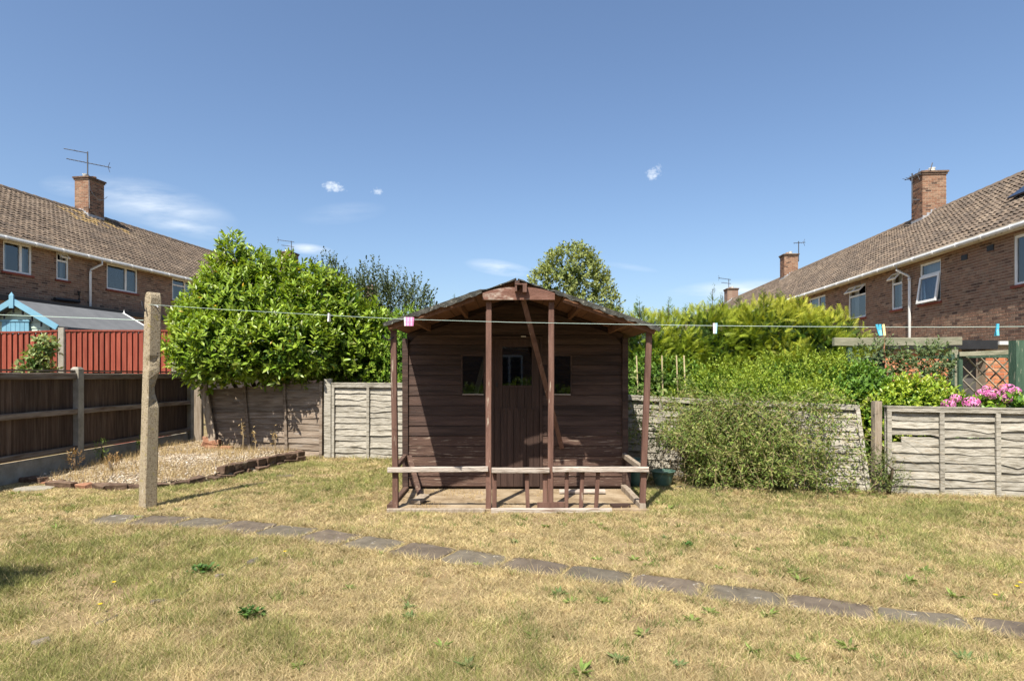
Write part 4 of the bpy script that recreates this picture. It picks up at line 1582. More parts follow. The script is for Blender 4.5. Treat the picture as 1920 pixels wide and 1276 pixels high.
# stable door
m = MB()
fy0, fy1 = WY - .018, WY + .03
m.box(DX0, DX0 + .03, fy0, fy1, .03, DZ); m.box(DX1 - .03, DX1, fy0, fy1, .03, DZ)
m.box(DX0 + .03, DX1 - .03, fy0, fy1, DZ - .025, DZ)
m.build('door_frame', M['door'], SH)
dx0, dx1 = DX0 + .033, DX1 - .033
gx0, gx1, gz0, gz1 = wx(942), wx(997), 1.207, 1.645
SPL = 0.935
D1 = MB()
D1.box(dx0, gx0, WY - .008, WY + .022, SPL + .005, DZ - .03); D1.box(gx1, dx1, WY - .008, WY + .022, SPL + .005, DZ - .03)
D1.box(gx0, gx1, WY - .008, WY + .022, gz1, DZ - .03)
door = D1.build('door', M['door'], SH)
np_ = 6
for (za, zb_) in ((0.055, SPL - .004), (SPL + .006, gz0 - .03)):
    lo, hi = (dx0, dx1) if za < .5 else (gx0 + .001, gx1 - .001)
    k = 7 if za < .5 else 4
    for i in range(k):
        m = MB()
        a = lo + (hi - lo) * i / k
        b = lo + (hi - lo) * (i + 1) / k
        m.box(a + .002, b - .002, WY - .006 - random.uniform(0, .003), WY + .02, za, zb_ - (.03 if za < .5 and i in (2, 3) else 0) * 0)
        m.build('plank', M['door'], door)
m = MB()
m.box(gx0, gx1, WY - .014, WY + .02, gz0 - .029, gz0)
m.build('glazing_bar', M['door'], door)
m = MB()
m.add([(gx0, WY + .01, gz0), (gx1, WY + .01, gz0), (gx1, WY + .01, gz1), (gx0, WY + .01, gz1)], [(0, 1, 2, 3)])
m.build('pane', M['shed_glass'], door)
m = MB()
m.box(dx0 + .02, dx0 + .04, WY - .03, WY - .009, 1.19, 1.23)
m.build('latch', M['black'], door)
m = MB()
m.box(dx0, dx1, WY - .016, WY - .0095, SPL - .012, SPL + .014)
m.build('weather_strip', M['door'], door)
m = MB()
m.box(wx(977), wx(986), WY - .03, WY - .019, DZ - .01, DZ + .004)
m.build('catch', M['cap'], SH)

# roof
for side, e in ((-1, EL), (1, ER)):
    A, B_ = Vector((RX, 0, RZ)), Vector((e[0], 0, e[1]))
    d = (B_ - A)
    nup = Vector((-d.z, 0, d.x)).normalized()
    if nup.z < 0:
        nup = -nup
    # boarding seen from below, in strips along the slope
    k = 9
    for i in range(k):
        p, q = A.lerp(B_, i / k), A.lerp(B_, (i + 1) / k - .004)
        if i == 0 and side > 0:
            p = A.lerp(B_, .02)
        y0 = YF + random.uniform(0.0, .02)
        if i < 3:
            y0 += 0.12
        if side > 0:
            m = MB().hexa([(p.x, y0, p.z), (q.x, y0, q.z), (q.x, YB, q.z), (p.x, YB, p.z)] + [(p.x + nup.x * .014, y0, p.z + nup.z * .014), (q.x + nup.x * .014, y0, q.z + nup.z * .014), (q.x + nup.x * .014, YB, q.z + nup.z * .014), (p.x + nup.x * .014, YB, p.z + nup.z * .014)])
        else:
            m = MB().hexa([(q.x, y0, q.z), (p.x, y0, p.z), (p.x, YB, p.z), (q.x, YB, q.z)] + [(q.x + nup.x * .014, y0, q.z + nup.z * .014), (p.x + nup.x * .014, y0, p.z + nup.z * .014), (p.x + nup.x * .014, YB, p.z + nup.z * .014), (q.x + nup.x * .014, YB, q.z + nup.z * .014)])
        m.build('roof_board', M['decking'], SH)
    # torn felt with a ragged front edge
    m = MB()
    ns = 26
    vs, fs = [], []
    for i in range(ns + 1):
        f = i / ns
        p = A.lerp(B_, f * 1.02)
        w = .003 * math.sin(i * 2.1) + random.uniform(-.002, .003)
        y0 = YF - .02 + random.uniform(-.012, .012) + (0.10 if f < .26 else 0)
        if side > 0 and .33 < f < .42:
            y0 += 0.03
        a_ = p + nup * (.016 + abs(w))
        b_ = p + nup * (.026 + w + random.uniform(0, .006))
        vs += [(a_.x, y0, a_.z), (b_.x, y0, b_.z), (b_.x, YB + .02, b_.z), (a_.x, YB + .02, a_.z)]
    for i in range(ns):
        o_ = i * 4
        for k_ in range(4):
            k2 = (k_ + 1) % 4
            fs.append((o_ + k_, o_ + k2, o_ + 4 + k2, o_ + 4 + k_))
    fs += [(3, 2, 1, 0), tuple(ns * 4 + q for q in range(4))]
    m.add(vs, fs)
    fo = m.build('roofing_felt', M['felt'], SH)
    # felt folded over the front edge
    m = MB()
    vs, fs = [], []
    for i in range(ns + 1):
        f = .27 + .75 * i / ns
        p = A.lerp(B_, f)
        drop = .012 + random.uniform(-.010, .014)
        a_ = p + nup * .028
        b_ = p - nup * drop
        yy = YF - .032 + random.uniform(-.004, .004)
        vs += [(a_.x, yy, a_.z), (b_.x, yy, b_.z), (b_.x, yy + .006, b_.z), (a_.x, yy + .006, a_.z)]
    for i in range(ns):
        o_ = i * 4
        for k_ in range(4):
            k2 = (k_ + 1) % 4
            fs.append((o_ + k_, o_ + k2, o_ + 4 + k2, o_ + 4 + k_))
    m.add(vs, fs)
    m.build('felt_edge', M['felt'], SH)
    # purlins
    for f in (0.46, 0.80):
        p = A.lerp(B_, f) - nup * .033
        m = MB()
        m.beam((p.x, YF + .05, p.z), (p.x, YB - .1, p.z), .034, .06)
        m.build('purlin', M['decking'], SH)
    # short cross pieces under the front edge
    m = MB()
    p, q = A.lerp(B_, .34) - nup * .028, A.lerp(B_, 1.0) - nup * .028
    m.beam((p.x, YF + .03, p.z), (q.x, YF + .03, q.z), .03, .05)
    m.build('front_rafter', M['decking'], SH)
m = MB()
m.beam((RX, YF + .0, RZ - .045), (RX, YB, RZ - .045), .045, .085)
m.build('ridge_beam', M['shed'], SH)
# broken end of the ridge: little box of boards
m = MB()
p0, p1 = at(968, 532, 5.86), at(987, 546, 5.86)
x0, x1, z1, z0 = p0.x, p1.x, p0.z, p1.z
m.box(x1 - .035, x1 + .002, 5.83, 5.98, z0 - .01, z1 - .012)
m.box(x0 - .012, x1 + .006, 5.84, 6.1, z1 - .010, z1 + .004)
m.box(x0 - .012, x0 + .006, 5.845, 6.1, z0, z1 - .011)
m.build('ridge_end', M['post'], SH)
# curved top beam between the inner posts
m = MB()
x0, x1 = (905 - 960) / (F / 5.93), (1040 - 960) / (F / 5.93)
zb = CH - (562 - HZ) / F * 5.93
vs, fs = [], []
n_ = 16
for i in range(n_ + 1):
    f = i / n_
    x = x0 + (x1 - x0) * f
    h = 0.045 + 0.075 * min(1, math.sin(math.pi * (0.04 + 0.92 * f)) ** .7 * 1.08)
    vs += [(x, 5.915, zb), (x, 5.915, zb + h), (x, 5.955, zb + h), (x, 5.955, zb)]
for i in range(n_):
    for k_ in range(4):
        k2 = (k_ + 1) % 4
        fs.append((i * 4 + k_, i * 4 + k2, i * 4 + 4 + k2, i * 4 + 4 + k_))
fs += [(3, 2, 1, 0), tuple(n_ * 4 + q for q in range(4))]
m.add(vs, fs)
m.build('porch_beam', M['peel_beam'], SH)
# porch posts
for (pt, pb, zt, mat_) in ((738, 742, 1.76, 'post'), (916.5, 916, 2.035, 'post'), (1034, 1032, 2.035, 'post'), (1217, 1204, 1.74, 'post')):
    m = MB()
    m.beam((pxx(pb), FYP, 0.0), (pxx(pt), FYP, zt), .055, .055, ch=.005, seg=8, jit=.0015)
    m.build('porch_post', M[mat_], SH)
# loose diagonal batten hanging from the beam to the wall
m = MB()
m.beam((pxx(981), 6.0, 2.06), (wx(1053), WY - .035, 0.50), .05, .045, up=(0, 1, 0), ch=.004)
m.build('loose_batten', M['post'], SH)
# railings
for (p0, p1, y0, y1) in ((727, 915, 880.5, 878.5), (922, 1030, 881.5, 881), (1036, 1216, 879.5, 879.5)):
    a, b = pxx(p0), pxx(p1)
    za, zb_ = CH - (y0 - HZ) / F * 5.95, CH - (y1 - HZ) / F * 5.95
    m = MB()
    m.beam((a * .992, 5.951, za), (b * .992, 5.951, zb_), .04, .05, ch=.005, seg=8, jit=.002)
    m.build('hand_rail', M['peel'], SH)
for (p, top, lean) in ((927, .385, 0), (989, .38, -.006), (1022, .38, 0), (1062, .385, .003), (1090, .385, .008), (1118.5, .385, .010)):
    m = MB()
    w = .045 if p in (927, 1022) else .038
    m.beam((pxx(p - lean * 100), 6.0, .025), (pxx(p + lean * 300), 6.0, top), w, .03, ch=.003)
    m.build('baluster', M['post'], SH)
m = MB()
m.beam((pxx(1007), 5.985, .055), (pxx(1057), 5.985, .06), .03, .05)
m.build('bottom_rail', M['post'], SH)
# edge board of the porch floor
m = MB()
m.beam((-1.2, 5.905, .012), (-.26, 5.905, .014), .045, .05, ch=.004, seg=4, jit=.002)
m.build('edge_board', M['batten'], SH)
m = MB()
m.beam((-.2, 5.905, .016), (.96, 5.905, .014), .045, .05, ch=.004, seg=4, jit=.002)
m.build('edge_board', M['peel'], SH)
# side rails
m = MB()
m.beam((-1.147, 6.03, .41), (-1.215, 6.97, .40), .045, .05, ch=.004)
m.build('side_rail', M['shed_worn'], SH)
m = MB()
m.beam((1.285, 6.03, .40), (1.275, 6.97, .41), .045, .055, ch=.004)
m.build('side_rail', M['batten'], SH)
m = MB()
m.beam((1.27, 5.97, .04), (1.265, 6.95, .05), .06, .07, ch=.006, seg=4, jit=.004)
m.build('side_bearer', M['batten'], SH)
m = MB()
m.beam((-1.19, 5.98, .03), (-1.2, 6.95, .03), .06, .06, ch=.006)
m.build('side_bearer', M['shed_worn'], SH)
m = MB()
m.beam((1.312, 6.93, .02), (1.312, 6.93, .42), .05, .05)
m.build('side_post', M['shed_worn'], SH)
m = MB()
m.beam((-1.16, 6.9, .41), (-0.96, 6.45, .03), .05, .035)
m.build('broken_side_baluster', M['shed_worn'], SH)
m = MB()
pth = [at(738, 632, 5.97), at(728, 638, 5.93), at(721, 634, 5.9), at(718, 628, 5.9)]
m.tube(pth, .008, 6)
m.build('gutter_bracket', M['black'], SH)

# odds and ends lying about the porch
m = MB()
m.beam((-.97, 6.15, .05), (-.90, 6.33, .08), .11, .035, ch=.004)
tag(m.build('wood_offcut', M['batten']), 'short weathered wood offcut on the porch floor by the left post', 'offcut')
m = MB()
m.beam((.52, 6.75, .045), (1.02, 6.73, .05), .10, .03, ch=.004, seg=3, jit=.003)
tag(m.build('loose_board', M['peel']), 'pale peeling board lying against the shed wall behind the right balusters', 'board')
m = MB()
m.beam((.98, 6.05, .035), (1.16, 6.07, .035), .1, .025)
tag(m.build('loose_board', M['shed']), 'small dark board flat on the porch floor near the right post', 'board')
m = MB()
m.beam((-.72, 7.55, .08), (-.32, 7.35, 1.52), .06, .03)  # plank added inside, standing in for a diagonal reflection in the pane
tag(m.build('reflection_plank', M['lattice_pale']), 'pale plank added inside the shed, standing in for a left window reflection', 'plank')
m = MB()
m.box(-.95, -.45, 7.6, 7.95, .07, 1.12)
tag(m.build('inside_cabinet', M['concrete']), 'grey box standing inside the shed behind the left window', 'cabinet')

# ------------------------------------------------------------------ concrete washing line post
bp = gnd(277, 950)
m = MB()
H = 2.14
hs = .058
ang = math.radians(-33)
ca, sa = math.cos(ang), math.sin(ang)
rings = [0, .2, .5, .8, 1.0, 1.08, 1.14, 1.2, 1.28, 1.36, 1.41, 1.46, 1.52, 1.7, 1.9, 2.04, 2.09, 2.12, 2.14, 2.148]
vs, fs = [], []
for z in rings:
    f = z / H
    h = hs * (1.08 - .1 * f)
    ch = .010
    sec = [(-h + ch, -h), (h - ch, -h), (h, -h + ch), (h, h - ch), (h - ch, h), (-h + ch, h), (-h, h - ch), (-h, -h + ch)]
    shrink = 1.0
    if z > 2.03:
        shrink = {2.04: .99, 2.09: .92, 2.12: .78, 2.14: .52, 2.148: .2}.get(z, 1)
    for i, (a, b) in enumerate(sec):
        a *= shrink if z > 2.03 else 1
        if i in (3, 4) and 1.05 < z < 1.3:          # lump broken off the right hand back arris
            k = {1.08: .4, 1.14: .75, 1.2: .85, 1.28: .5}[z]
            a -= .055 * k; b -= .03 * k
        if i in (1, 2) and 1.38 < z < 1.5:           # chipped front arris
            k = {1.41: .7, 1.46: 1.0}.get(z, 0)
            a -= .02 * k; b += .012 * k
        a += random.uniform(-.0015, .0015); b += random.uniform(-.0015, .0015)
        vs.append((bp.x + .056 * f + a * ca - b * sa, bp.y + a * sa + b * ca, z))
nr_ = len(rings)
for i in range(nr_ - 1):
    for k in range(8):
        k2 = (k + 1) % 8
        fs.append((i * 8 + k, i * 8 + k2, i * 8 + 8 + k2, i * 8 + 8 + k))
fs.append(tuple((nr_ - 1) * 8 + k for k in range(8)))
m.add(vs, fs)
PT = thing('line_post', (bp.x, bp.y, 0), 'tall pebbly concrete washing line post on the lawn at left', 'post')
m.build('shaft', M['pebble'], PT)
m = MB()
hk = Vector((bp.x + .05, bp.y - .02, 2.02))
m.tube([hk, hk + Vector((.075, -.035, -.01)), hk + Vector((.095, -.05, -.03))], .007, 6)
m.build('hook', M['lead'], PT)
m = MB()
m.tube([hk + Vector((-.06, -.06, .03)), hk + Vector((-.045, -.07, -.02)), hk + Vector((-.03, -.06, -.07))], .01, 6)
m.build('rope_end', M['black'], PT)

# washing line sagging to the right, and a second one to the left
LP = [(290, 572), (420, 580), (617, 591), (765, 598.5), (960, 604), (1180, 608), (1340, 610.5), (1500, 612), (1650, 613), (1780, 613), (1870, 612.5), (1920, 612)]
def line_pt(px, py):
    s = (px - 960) / F
    Y = (6.15 - .375 * 3.66) / (1 + .375 * s)
    return at(px, py, Y)
pts = [line_pt(*p) for p in LP]
last = pts[-1]
for i in range(1, 8):
    x = last.x + i * .45
    pts.append(Vector((x, last.y - .375 * .45 * i, last.z + .012 * i + .004 * i * i)))
m = MB()
pts[0] = hk + Vector((.0, -.05, 0))
m.tube(pts, .0017, 5)
tag(m.build('washing_line', M['line']), 'thin pale washing line crossing in front of the shed', 'washing line')
m = MB()
e = at(84, 593, 6.6)
m.tube([Vector((bp.x - .04, bp.y, 1.87)), at(180, 596.5, 6.35), e, e + (e - at(180, 596.5, 6.35)) * 3], .0035, 5)
tag(m.build('washing_line', M['line']), 'white line running left from the concrete post', 'washing line')
LINE = pts


def peg(px, py, mat, label, tilt=0.0, open_=0.006, roll=0.0, L=.072):
    p = line_pt(px, py)
    T = thing('clothes_peg', p, label, 'clothes peg', 'clothes pegs on the line')
    yaw = math.atan2(-.375, 1) + math.pi / 2 + roll
    R = Matrix.Translation(p) @ Matrix.Rotation(tilt, 4, 'Y') @ Matrix.Rotation(yaw, 4, 'Z')
    for s in (-1, 1):
        m = MB()
        # a tapered jaw: closed at the line, spread at the tail
        prof = [(0.004, .018), (0.0045, .0), (0.006, -.022), (0.006 + open_, -.054)]
        vs, fs = [], []
        w = .0065
        for (d, z) in prof:
            z = z * L / .072
            vs += [R @ Vector((s * (d - .003), -w, z)), R @ Vector((s * (d + .004), -w, z)), R @ Vector((s * (d + .004), w, z)), R @ Vector((s * (d - .003), w, z))]
        for i in range(3):
            for k in range(4):
                k2 = (k + 1) % 4
                fs.append((i * 4 + k, i * 4 + k2, i * 4 + 4 + k2, i * 4 + 4 + k))
        fs += [(3, 2, 1, 0), (12, 13, 14, 15)]
        m.add(vs, fs)
        m.build('jaw', M[mat], T)
    m = MB()
    m.tube([R @ Vector((-.011, 0, -.02)), R @ Vector((.011, 0, -.02))], .004, 6)
    m.build('spring', M['lead'], T)
    return T


peg(617, 591, 'peg_white', 'single white peg on the line in front of the laurel')
for i, (px, c, t, lab) in enumerate(((759.5, 'peg_white', -.08, 'white peg at the left end of the pink and white bunch'), (762.6, 'peg_pink', .05, 'leftmost pink peg of the bunch at the shed eave'),
                                     (765.6, 'peg_lilac', .1, 'pale lilac peg third in the bunch at the shed eave'), (768.6, 'peg_pink', .12, 'middle pink peg of the bunch at the shed eave'),
                                     (771.4, 'peg_lilac', .05, 'pale lilac peg fifth in the bunch at the shed eave'), (774, 'peg_pink', .12, 'rightmost pink peg of the bunch at the shed eave'))):
    peg(px, 598.6, c, lab, t, .002, .9)
peg(1339, 610.5, 'peg_lilac', 'pale pink peg beside the light blue one before the hedge', -.03, .004)
peg(1343, 610.5, 'peg_pale_blue', 'light blue peg beside the pale pink one before the hedge', .06, .004)
peg(1645, 613, 'peg_blue', 'tilted turquoise peg, left of the three over the pergola', -.28, .009)
peg(1650, 613, 'peg_blue', 'upright turquoise peg in the middle of three over the pergola', -.06, .012)
peg(1656.5, 613, 'peg_yellow', 'cream peg right of two turquoise ones over the pergola', -.1, .004)
peg(1870, 612.5, 'peg_blue', 'lone turquoise peg at the far right of the line', .08, .012)

# ------------------------------------------------------------------ brick outbuilding, pergola, trellis
OY = 12.2
T = thing('outbuilding', (8.4, OY, 0), 'low orange brick outbuilding with grey flat roof behind the trellis', 'building')
ox0, ox1 = (1556 - 960) / F * OY, 11.05
dxa, dxb = (1803 - 960) / F * OY, (1848 - 960) / F * OY
m = MB()
m.box(ox0, dxa, OY, OY + .2, 0, 1.84); m.box(dxb, ox1, OY, OY + .2, 0, 1.84)
m.box(ox0, ox0 + .2, OY + .2, OY + 2.2, 0, 1.84)
wl = m.build('wall', M['mortar'], T)
fr = Matrix.Translation((ox0, OY, 0))
lay_bricks(wl, fr, 0, ox1 - ox0, .95, 1.84, [(dxa - ox0, dxb - ox0, 0, 2.5)], 240, lambda t: -t[2], OR_COLS, [4, 4, 3, 3], OBRICKS)
m = MB()
m.box(dxa, dxb, OY + .25, OY + .3, 0, 1.84)
m.build('door', M['room'], T)  # dark sheet filling the open doorway, its shade put into the colour
m = MB()
m.box(ox0 - .1, dxb + .15, OY - .12, OY + 2.3, 1.845, 2.02)
m.build('roof', M['black'], T)
m = MB()
m.box(dxb + .16, ox1 + .1, OY - .15, OY + 2.3, 1.93, 2.0)
m.build('roof', M['gutter'], T)

PY = 8.6
def pgx(px, Y=PY):
    return (px - 960) / F * Y
def pgz(py, Y=PY):
    return CH - (py - HZ) / F * Y
T = thing('pergola', (pgx(1680), PY, 0), 'weathered green pergola beam on posts with lattice trellis above the shrubs', 'pergola')
m = MB()
m.beam((pgx(1561), PY - .02, pgz(641)), (pgx(1799), PY - .02, pgz(640)), .06, .115, ch=.006, seg=5, jit=.003)
m.build('beam', M['green_wood'], T)
for (px, w, zt, mt_) in ((1790, .085, pgz(649), 'green_wood'), (1652, .07, pgz(656), 'green_post'), (1785, .05, pgz(662), 'green_post'), (1592, .06, pgz(650), 'green_post')):
    m = MB()
    m.beam((pgx(px), PY + (.03 if mt_ == 'green_wood' else .0), 0), (pgx(px), PY + (.03 if mt_ == 'green_wood' else .0), zt), w, w, ch=.004)
    m.build('post', M[mt_], T)


def trellis(parent, x0, x1, z0, z1, y, step, m1, m2):
    h = z1 - z0
    for dirn in (1, -1):
        c = x0 - h
        while c < x1:
            # line x = c + t, z = z0 + t (or mirrored), clipped to the frame
            pts = []
            ta, tb = max(0, x0 - c), min(h, x1 - c)
            if tb - ta > .05:
                za, zb_ = z0 + ta, z0 + tb
                if dirn < 0:
                    za, zb_ = z1 - ta, z1 - tb
                m = MB()
                yy = y + .006 * dirn
                m.beam((c + ta, yy, za), (c + tb, yy, zb_), .008, .026, up=(0, 1, 0.01))
                m.build('slat', M[m1 if dirn > 0 else m2], parent)
            c += step
    m = MB()
    m.beam((x0, y, z1), (x1, y, z1), .04, .05)
    m.build('trellis_rail', M['green_post'], parent)


trellis(T, pgx(1597), pgx(1648), .9, pgz(673), PY + .03, .13, 'lattice', 'lattice')
trellis(T, pgx(1725), pgx(1783), .9, pgz(669), PY + .03, .17, 'lattice', 'lattice')
T = thing('trellis_panel', (pgx(1845, 8.2), 8.2, 0), 'green framed lattice trellis with pale diagonal slats at the right edge', 'trellis')
m = MB()
m.beam((pgx(1798, 8.2), 8.2, pgz(664, 8.2)), (pgx(1897, 8.0), 8.0, pgz(660, 8.0)), .05, .06, ch=.004)
m.build('top_rail', M['green_wood'], T)
trellis(T, pgx(1800, 8.25), pgx(1896, 8.25), .75, pgz(667, 8.25), 8.25, .18, 'lattice', 'lattice_pale')
for (px, Y, zt, w) in ((1908, 7.8, pgz(638, 7.8), .135), (1800, 8.22, pgz(664, 8.2), .05)):
    m = MB()
    m.beam((pgx(px, Y), Y, 0), (pgx(px, Y), Y, zt), w, w, ch=.006)
    m.build('post', M['green_post'], T)

# ------------------------------------------------------------------ pots
def pot(p, r, h, label, mat):
    m = MB()
    m.lathe(p, [(0, .0), (r * .62, .0), (r * .72, h * .25), (r * .88, h * .7), (r * .95, h * .9), (r * 1.04, h * .92), (r * 1.06, h), (r * .95, h), (r * .9, h * .86), (0, h * .82)], 24)
    tag(m.build('plant_pot', mat, None, True), label, 'plant pot', 'green pots by the shed')


p = gnd(1243, 913); p.y += .15
pot((1.80, 7.32, 0), .142, .19, 'green glazed bowl shaped pot in front of the climber', M['glaze'])
pot((1.47, 7.28, 0), .125, .33, 'tall dark green pot between the shed and the right porch post', M['glaze'])
# ------------------------------------------------------------------ shrubs and trees
def stems(parent, base, tips, r0=.03, mat=None, name='trunk', n=5):
    m = MB()
    base = Vector(base)
    for t in tips:
        t = Vector(t)
        mid = base.lerp(t, .5) + Vector((random.uniform(-.1, .1), random.uniform(-.1, .1), .1))
        m.tube([base, mid, t], [r0, r0 * .6, r0 * .2], n)
    return m.build(name, mat or M['bark'], parent, True)


def shoot_leaves(P, Nn, per, upw, length, lsize, out=.85, jitter=.3, flat=0.0):
    """leaf frames on short shoots at P growing outwards and upwards"""
    n = len(P)
    sd = unit(Nn * .75 + np.array([0, 0, upw]) + RNG.normal(size=(n, 3)) * jitter)
    ref = np.where(np.abs(sd[:, 2:3]) > .9, np.array([[1., 0, 0]]), np.array([[0, 0, 1.]]))
    x = unit(np.cross(sd, ref))
    y = np.cross(sd, x)
    pos, d, nr, sz = [], [], [], []
    for k in range(per):
        t = (k + .5) / per
        ph = k * 2.4 + RNG.uniform(0, 6.28, n)
        rad = x * np.cos(ph)[:, None] + y * np.sin(ph)[:, None]
        rise = .35 + .75 * t
        dd = unit(rad * out + sd * rise + RNG.normal(size=(n, 3)) * .18)
        pos.append(P + sd * (length * t))
        d.append(dd)
        nr.append(unit(sd * 1.0 - rad * .35 + np.array([0, 0, .35]) + RNG.normal(size=(n, 3)) * .2))
        sz.append(lsize * RNG.uniform(.5, 1.2, n) * (1.0 - .25 * t))
    return np.concatenate(pos), np.concatenate(d), np.concatenate(nr), np.concatenate(sz)


# --- the big laurel
lob = [((-4.62, 10.4, 2.2), (.78, .8, .92)), ((-4.72, 10.4, 3.12), (.2, .22, .5)), ((-4.85, 10.4, 2.85), (.3, .3, .45)), ((-5.08, 10.3, 1.9), (.5, .62, .82)), ((-4.1, 10.5, 2.15), (.7, .75, .92)), ((-3.5, 10.6, 2.05), (.68, .75, .88)),
       ((-3.0, 10.7, 1.9), (.58, .7, .8)), ((-2.6, 10.7, 1.72), (.5, .55, .68)), ((-4.55, 9.8, 1.72), (.85, .6, .52)), ((-3.65, 9.9, 1.75), (.7, .55, .55))]
# leading shoots that break the outline
for (x, z, h) in ((-5.2, 2.72, .2), (-4.95, 3.0, .22), (-4.42, 3.15, .3), (-4.2, 3.12, .2), (-3.95, 3.1, .24), (-3.7, 3.02, .2), (-3.45, 2.95, .26), (-3.2, 2.82, .2), (-2.95, 2.72, .24), (-2.7, 2.5, .2), (-2.4, 2.3, .22), (-5.45, 2.3, .2), (-5.5, 1.75, .16)):
    lob.append(((x, 10.35 + random.uniform(-.15, .25), z), (.10, .12, h)))
T = thing('laurel_bush', (-4.2, 10.5, 0), 'large glossy bright green laurel bush overhanging the left back fence', 'bush')
P, Nn = shell(lob, 3500, .42, .86)
keep = (P[:, 2] > 1.12)
P, Nn = P[keep], Nn[keep]
pos, d, nr, sz = shoot_leaves(P, Nn, 9, .8, .19, .136)
# light tips, darker leaves inside
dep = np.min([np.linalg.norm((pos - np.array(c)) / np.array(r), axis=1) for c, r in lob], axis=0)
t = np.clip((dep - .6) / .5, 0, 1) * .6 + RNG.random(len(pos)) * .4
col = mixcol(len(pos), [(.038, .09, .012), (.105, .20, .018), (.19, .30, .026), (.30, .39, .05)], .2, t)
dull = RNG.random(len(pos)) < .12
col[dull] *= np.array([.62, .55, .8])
yel = RNG.random(len(pos)) < .005
col[yel] = (.5, .33, .03)
# the three hundred that show largest become leaves of their own
front = (Nn[:, 1] < -.2)
sc_ = sz / pos[:, 1] * np.tile((Nn[:, 1] < -.35), 9) * (pos[:, 2] > 1.2)
sc_ *= (dep > .92)
top = np.argsort(-sc_)[:300]
mask = np.zeros(len(pos), bool)
mask[top] = True
cp = core(lob, 7000, .86)
cp = cp[cp[:, 2] > 1.2]
leaves('inner_leaves', T_LAUREL, cp, RNG.normal(size=cp.shape), RNG.normal(size=cp.shape), np.full(len(cp), .17), mixcol(len(cp), [(.035, .09, .014), (.07, .15, .018)], .1), M['leaf'], T)  # core leaves coloured dark, occlusion shade put into their colour
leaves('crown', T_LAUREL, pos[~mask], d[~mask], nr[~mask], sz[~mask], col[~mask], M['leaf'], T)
lm = []
for c in mixcol(10, [(.105, .20, .018), (.19, .30, .026), (.30, .39, .05)], .08, np.linspace(0, 1, 10)):
    lm.append(np_mesh('leaf', T_LAUREL[0], T_LAUREL[1], np.tile(c, (7, 1)), M['leaf']))
_, _, (fx_, fy_, fz_) = leaf_verts(T_LAUREL, pos[top], d[top], nr[top], sz[top])
for i, k in enumerate(top):
    Mx = Matrix(((fx_[i][0], fy_[i][0], fz_[i][0], pos[k][0]), (fx_[i][1], fy_[i][1], fz_[i][1], pos[k][1]), (fx_[i][2], fy_[i][2], fz_[i][2], pos[k][2]), (0, 0, 0, 1))) @ Matrix.Scale(float(sz[k]), 4)
    put('leaf', lm[int(t[k] * 9.9)], T, Mx)
stems(T, (-4.2, 10.6, 0), [(-4.9, 10.4, 2.6), (-4.0, 10.5, 2.6), (-3.2, 10.6, 2.2), (-4.6, 10.3, 1.9), (-5.2, 10.4, 2.0), (-4.6, 10.5, 3.3)], .06)


def bush(name, label, cat, lobes, nsh, per, upw, slen, lsize, stops, T_=T_LEAF, mat='leaf_matt', group=None, depth=.5, keep=.84, base=None, jitter=.35, zmin=.05, var=.14, cull=None, tmix=.55, dense=True):
    c0 = lobes[0][0]
    base = base or (c0[0], c0[1], 0)
    T = thing(name, base, label, cat, group)
    P, Nn = shell(lobes, nsh, depth, keep)
    ok = P[:, 2] > zmin
    if cull is not None:
        ok &= ~((P[:, 1] > cull) & (RNG.random(len(P)) < .55))
    P, Nn = P[ok], Nn[ok]
    pos, d, nr, sz = shoot_leaves(P, Nn, per, upw, slen, lsize, jitter=jitter)
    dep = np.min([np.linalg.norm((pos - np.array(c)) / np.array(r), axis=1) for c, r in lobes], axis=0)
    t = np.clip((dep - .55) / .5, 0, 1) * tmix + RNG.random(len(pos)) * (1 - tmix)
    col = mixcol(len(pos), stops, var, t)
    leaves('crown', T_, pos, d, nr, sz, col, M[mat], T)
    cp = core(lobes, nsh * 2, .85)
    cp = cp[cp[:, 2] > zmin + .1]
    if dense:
        leaves('inner_leaves', T_, cp, RNG.normal(size=cp.shape), RNG.normal(size=cp.shape), np.full(len(cp), lsize * 1.4), mixcol(len(cp), stops[:2], .1), M[mat], T)  # core leaves take the darkest tones, imitating the shaded inside
    stems(T, base, [tuple(np.array(l[0]) + np.array([0, 0, l[1][2] * .4])) for l in lobes], .025)
    return T


# --- smaller shrubs between laurel and shed, dark sprigs behind
bush('privet_bush', 'mid green small leaved bush squeezed between the laurel and the shed', 'bush', [((-2.15, 10.7, 1.55), (.55, .5, .85)), ((-1.75, 10.6, 1.5), (.5, .5, .95)), ((-1.35, 10.7, 1.6), (.45, .5, .75))], 1500, 9, .9, .14, .055,
     [(.04, .10, .014), (.10, .22, .022), (.18, .31, .035), (.28, .36, .05)])
# upright dark sprigs of a tall shrub far behind
bush('tall_shrub', 'dark blue green twiggy shrub rising behind the laurel toward the shed', 'shrub',
     [((-5.2, 20.5, 3.0), (.7, .7, 1.3)), ((-4.5, 20.3, 3.2), (.55, .6, 1.4)), ((-3.75, 20, 3.0), (.7, .6, 1.2)), ((-3.1, 19.8, 2.7), (.5, .5, 1.3)), ((-6.2, 20.6, 3.4), (.6, .6, 1.5))], 1300, 14, 2.0, .75, .14,
     [(.03, .055, .025), (.055, .085, .04), (.085, .11, .05)], jitter=.22, dense=False)

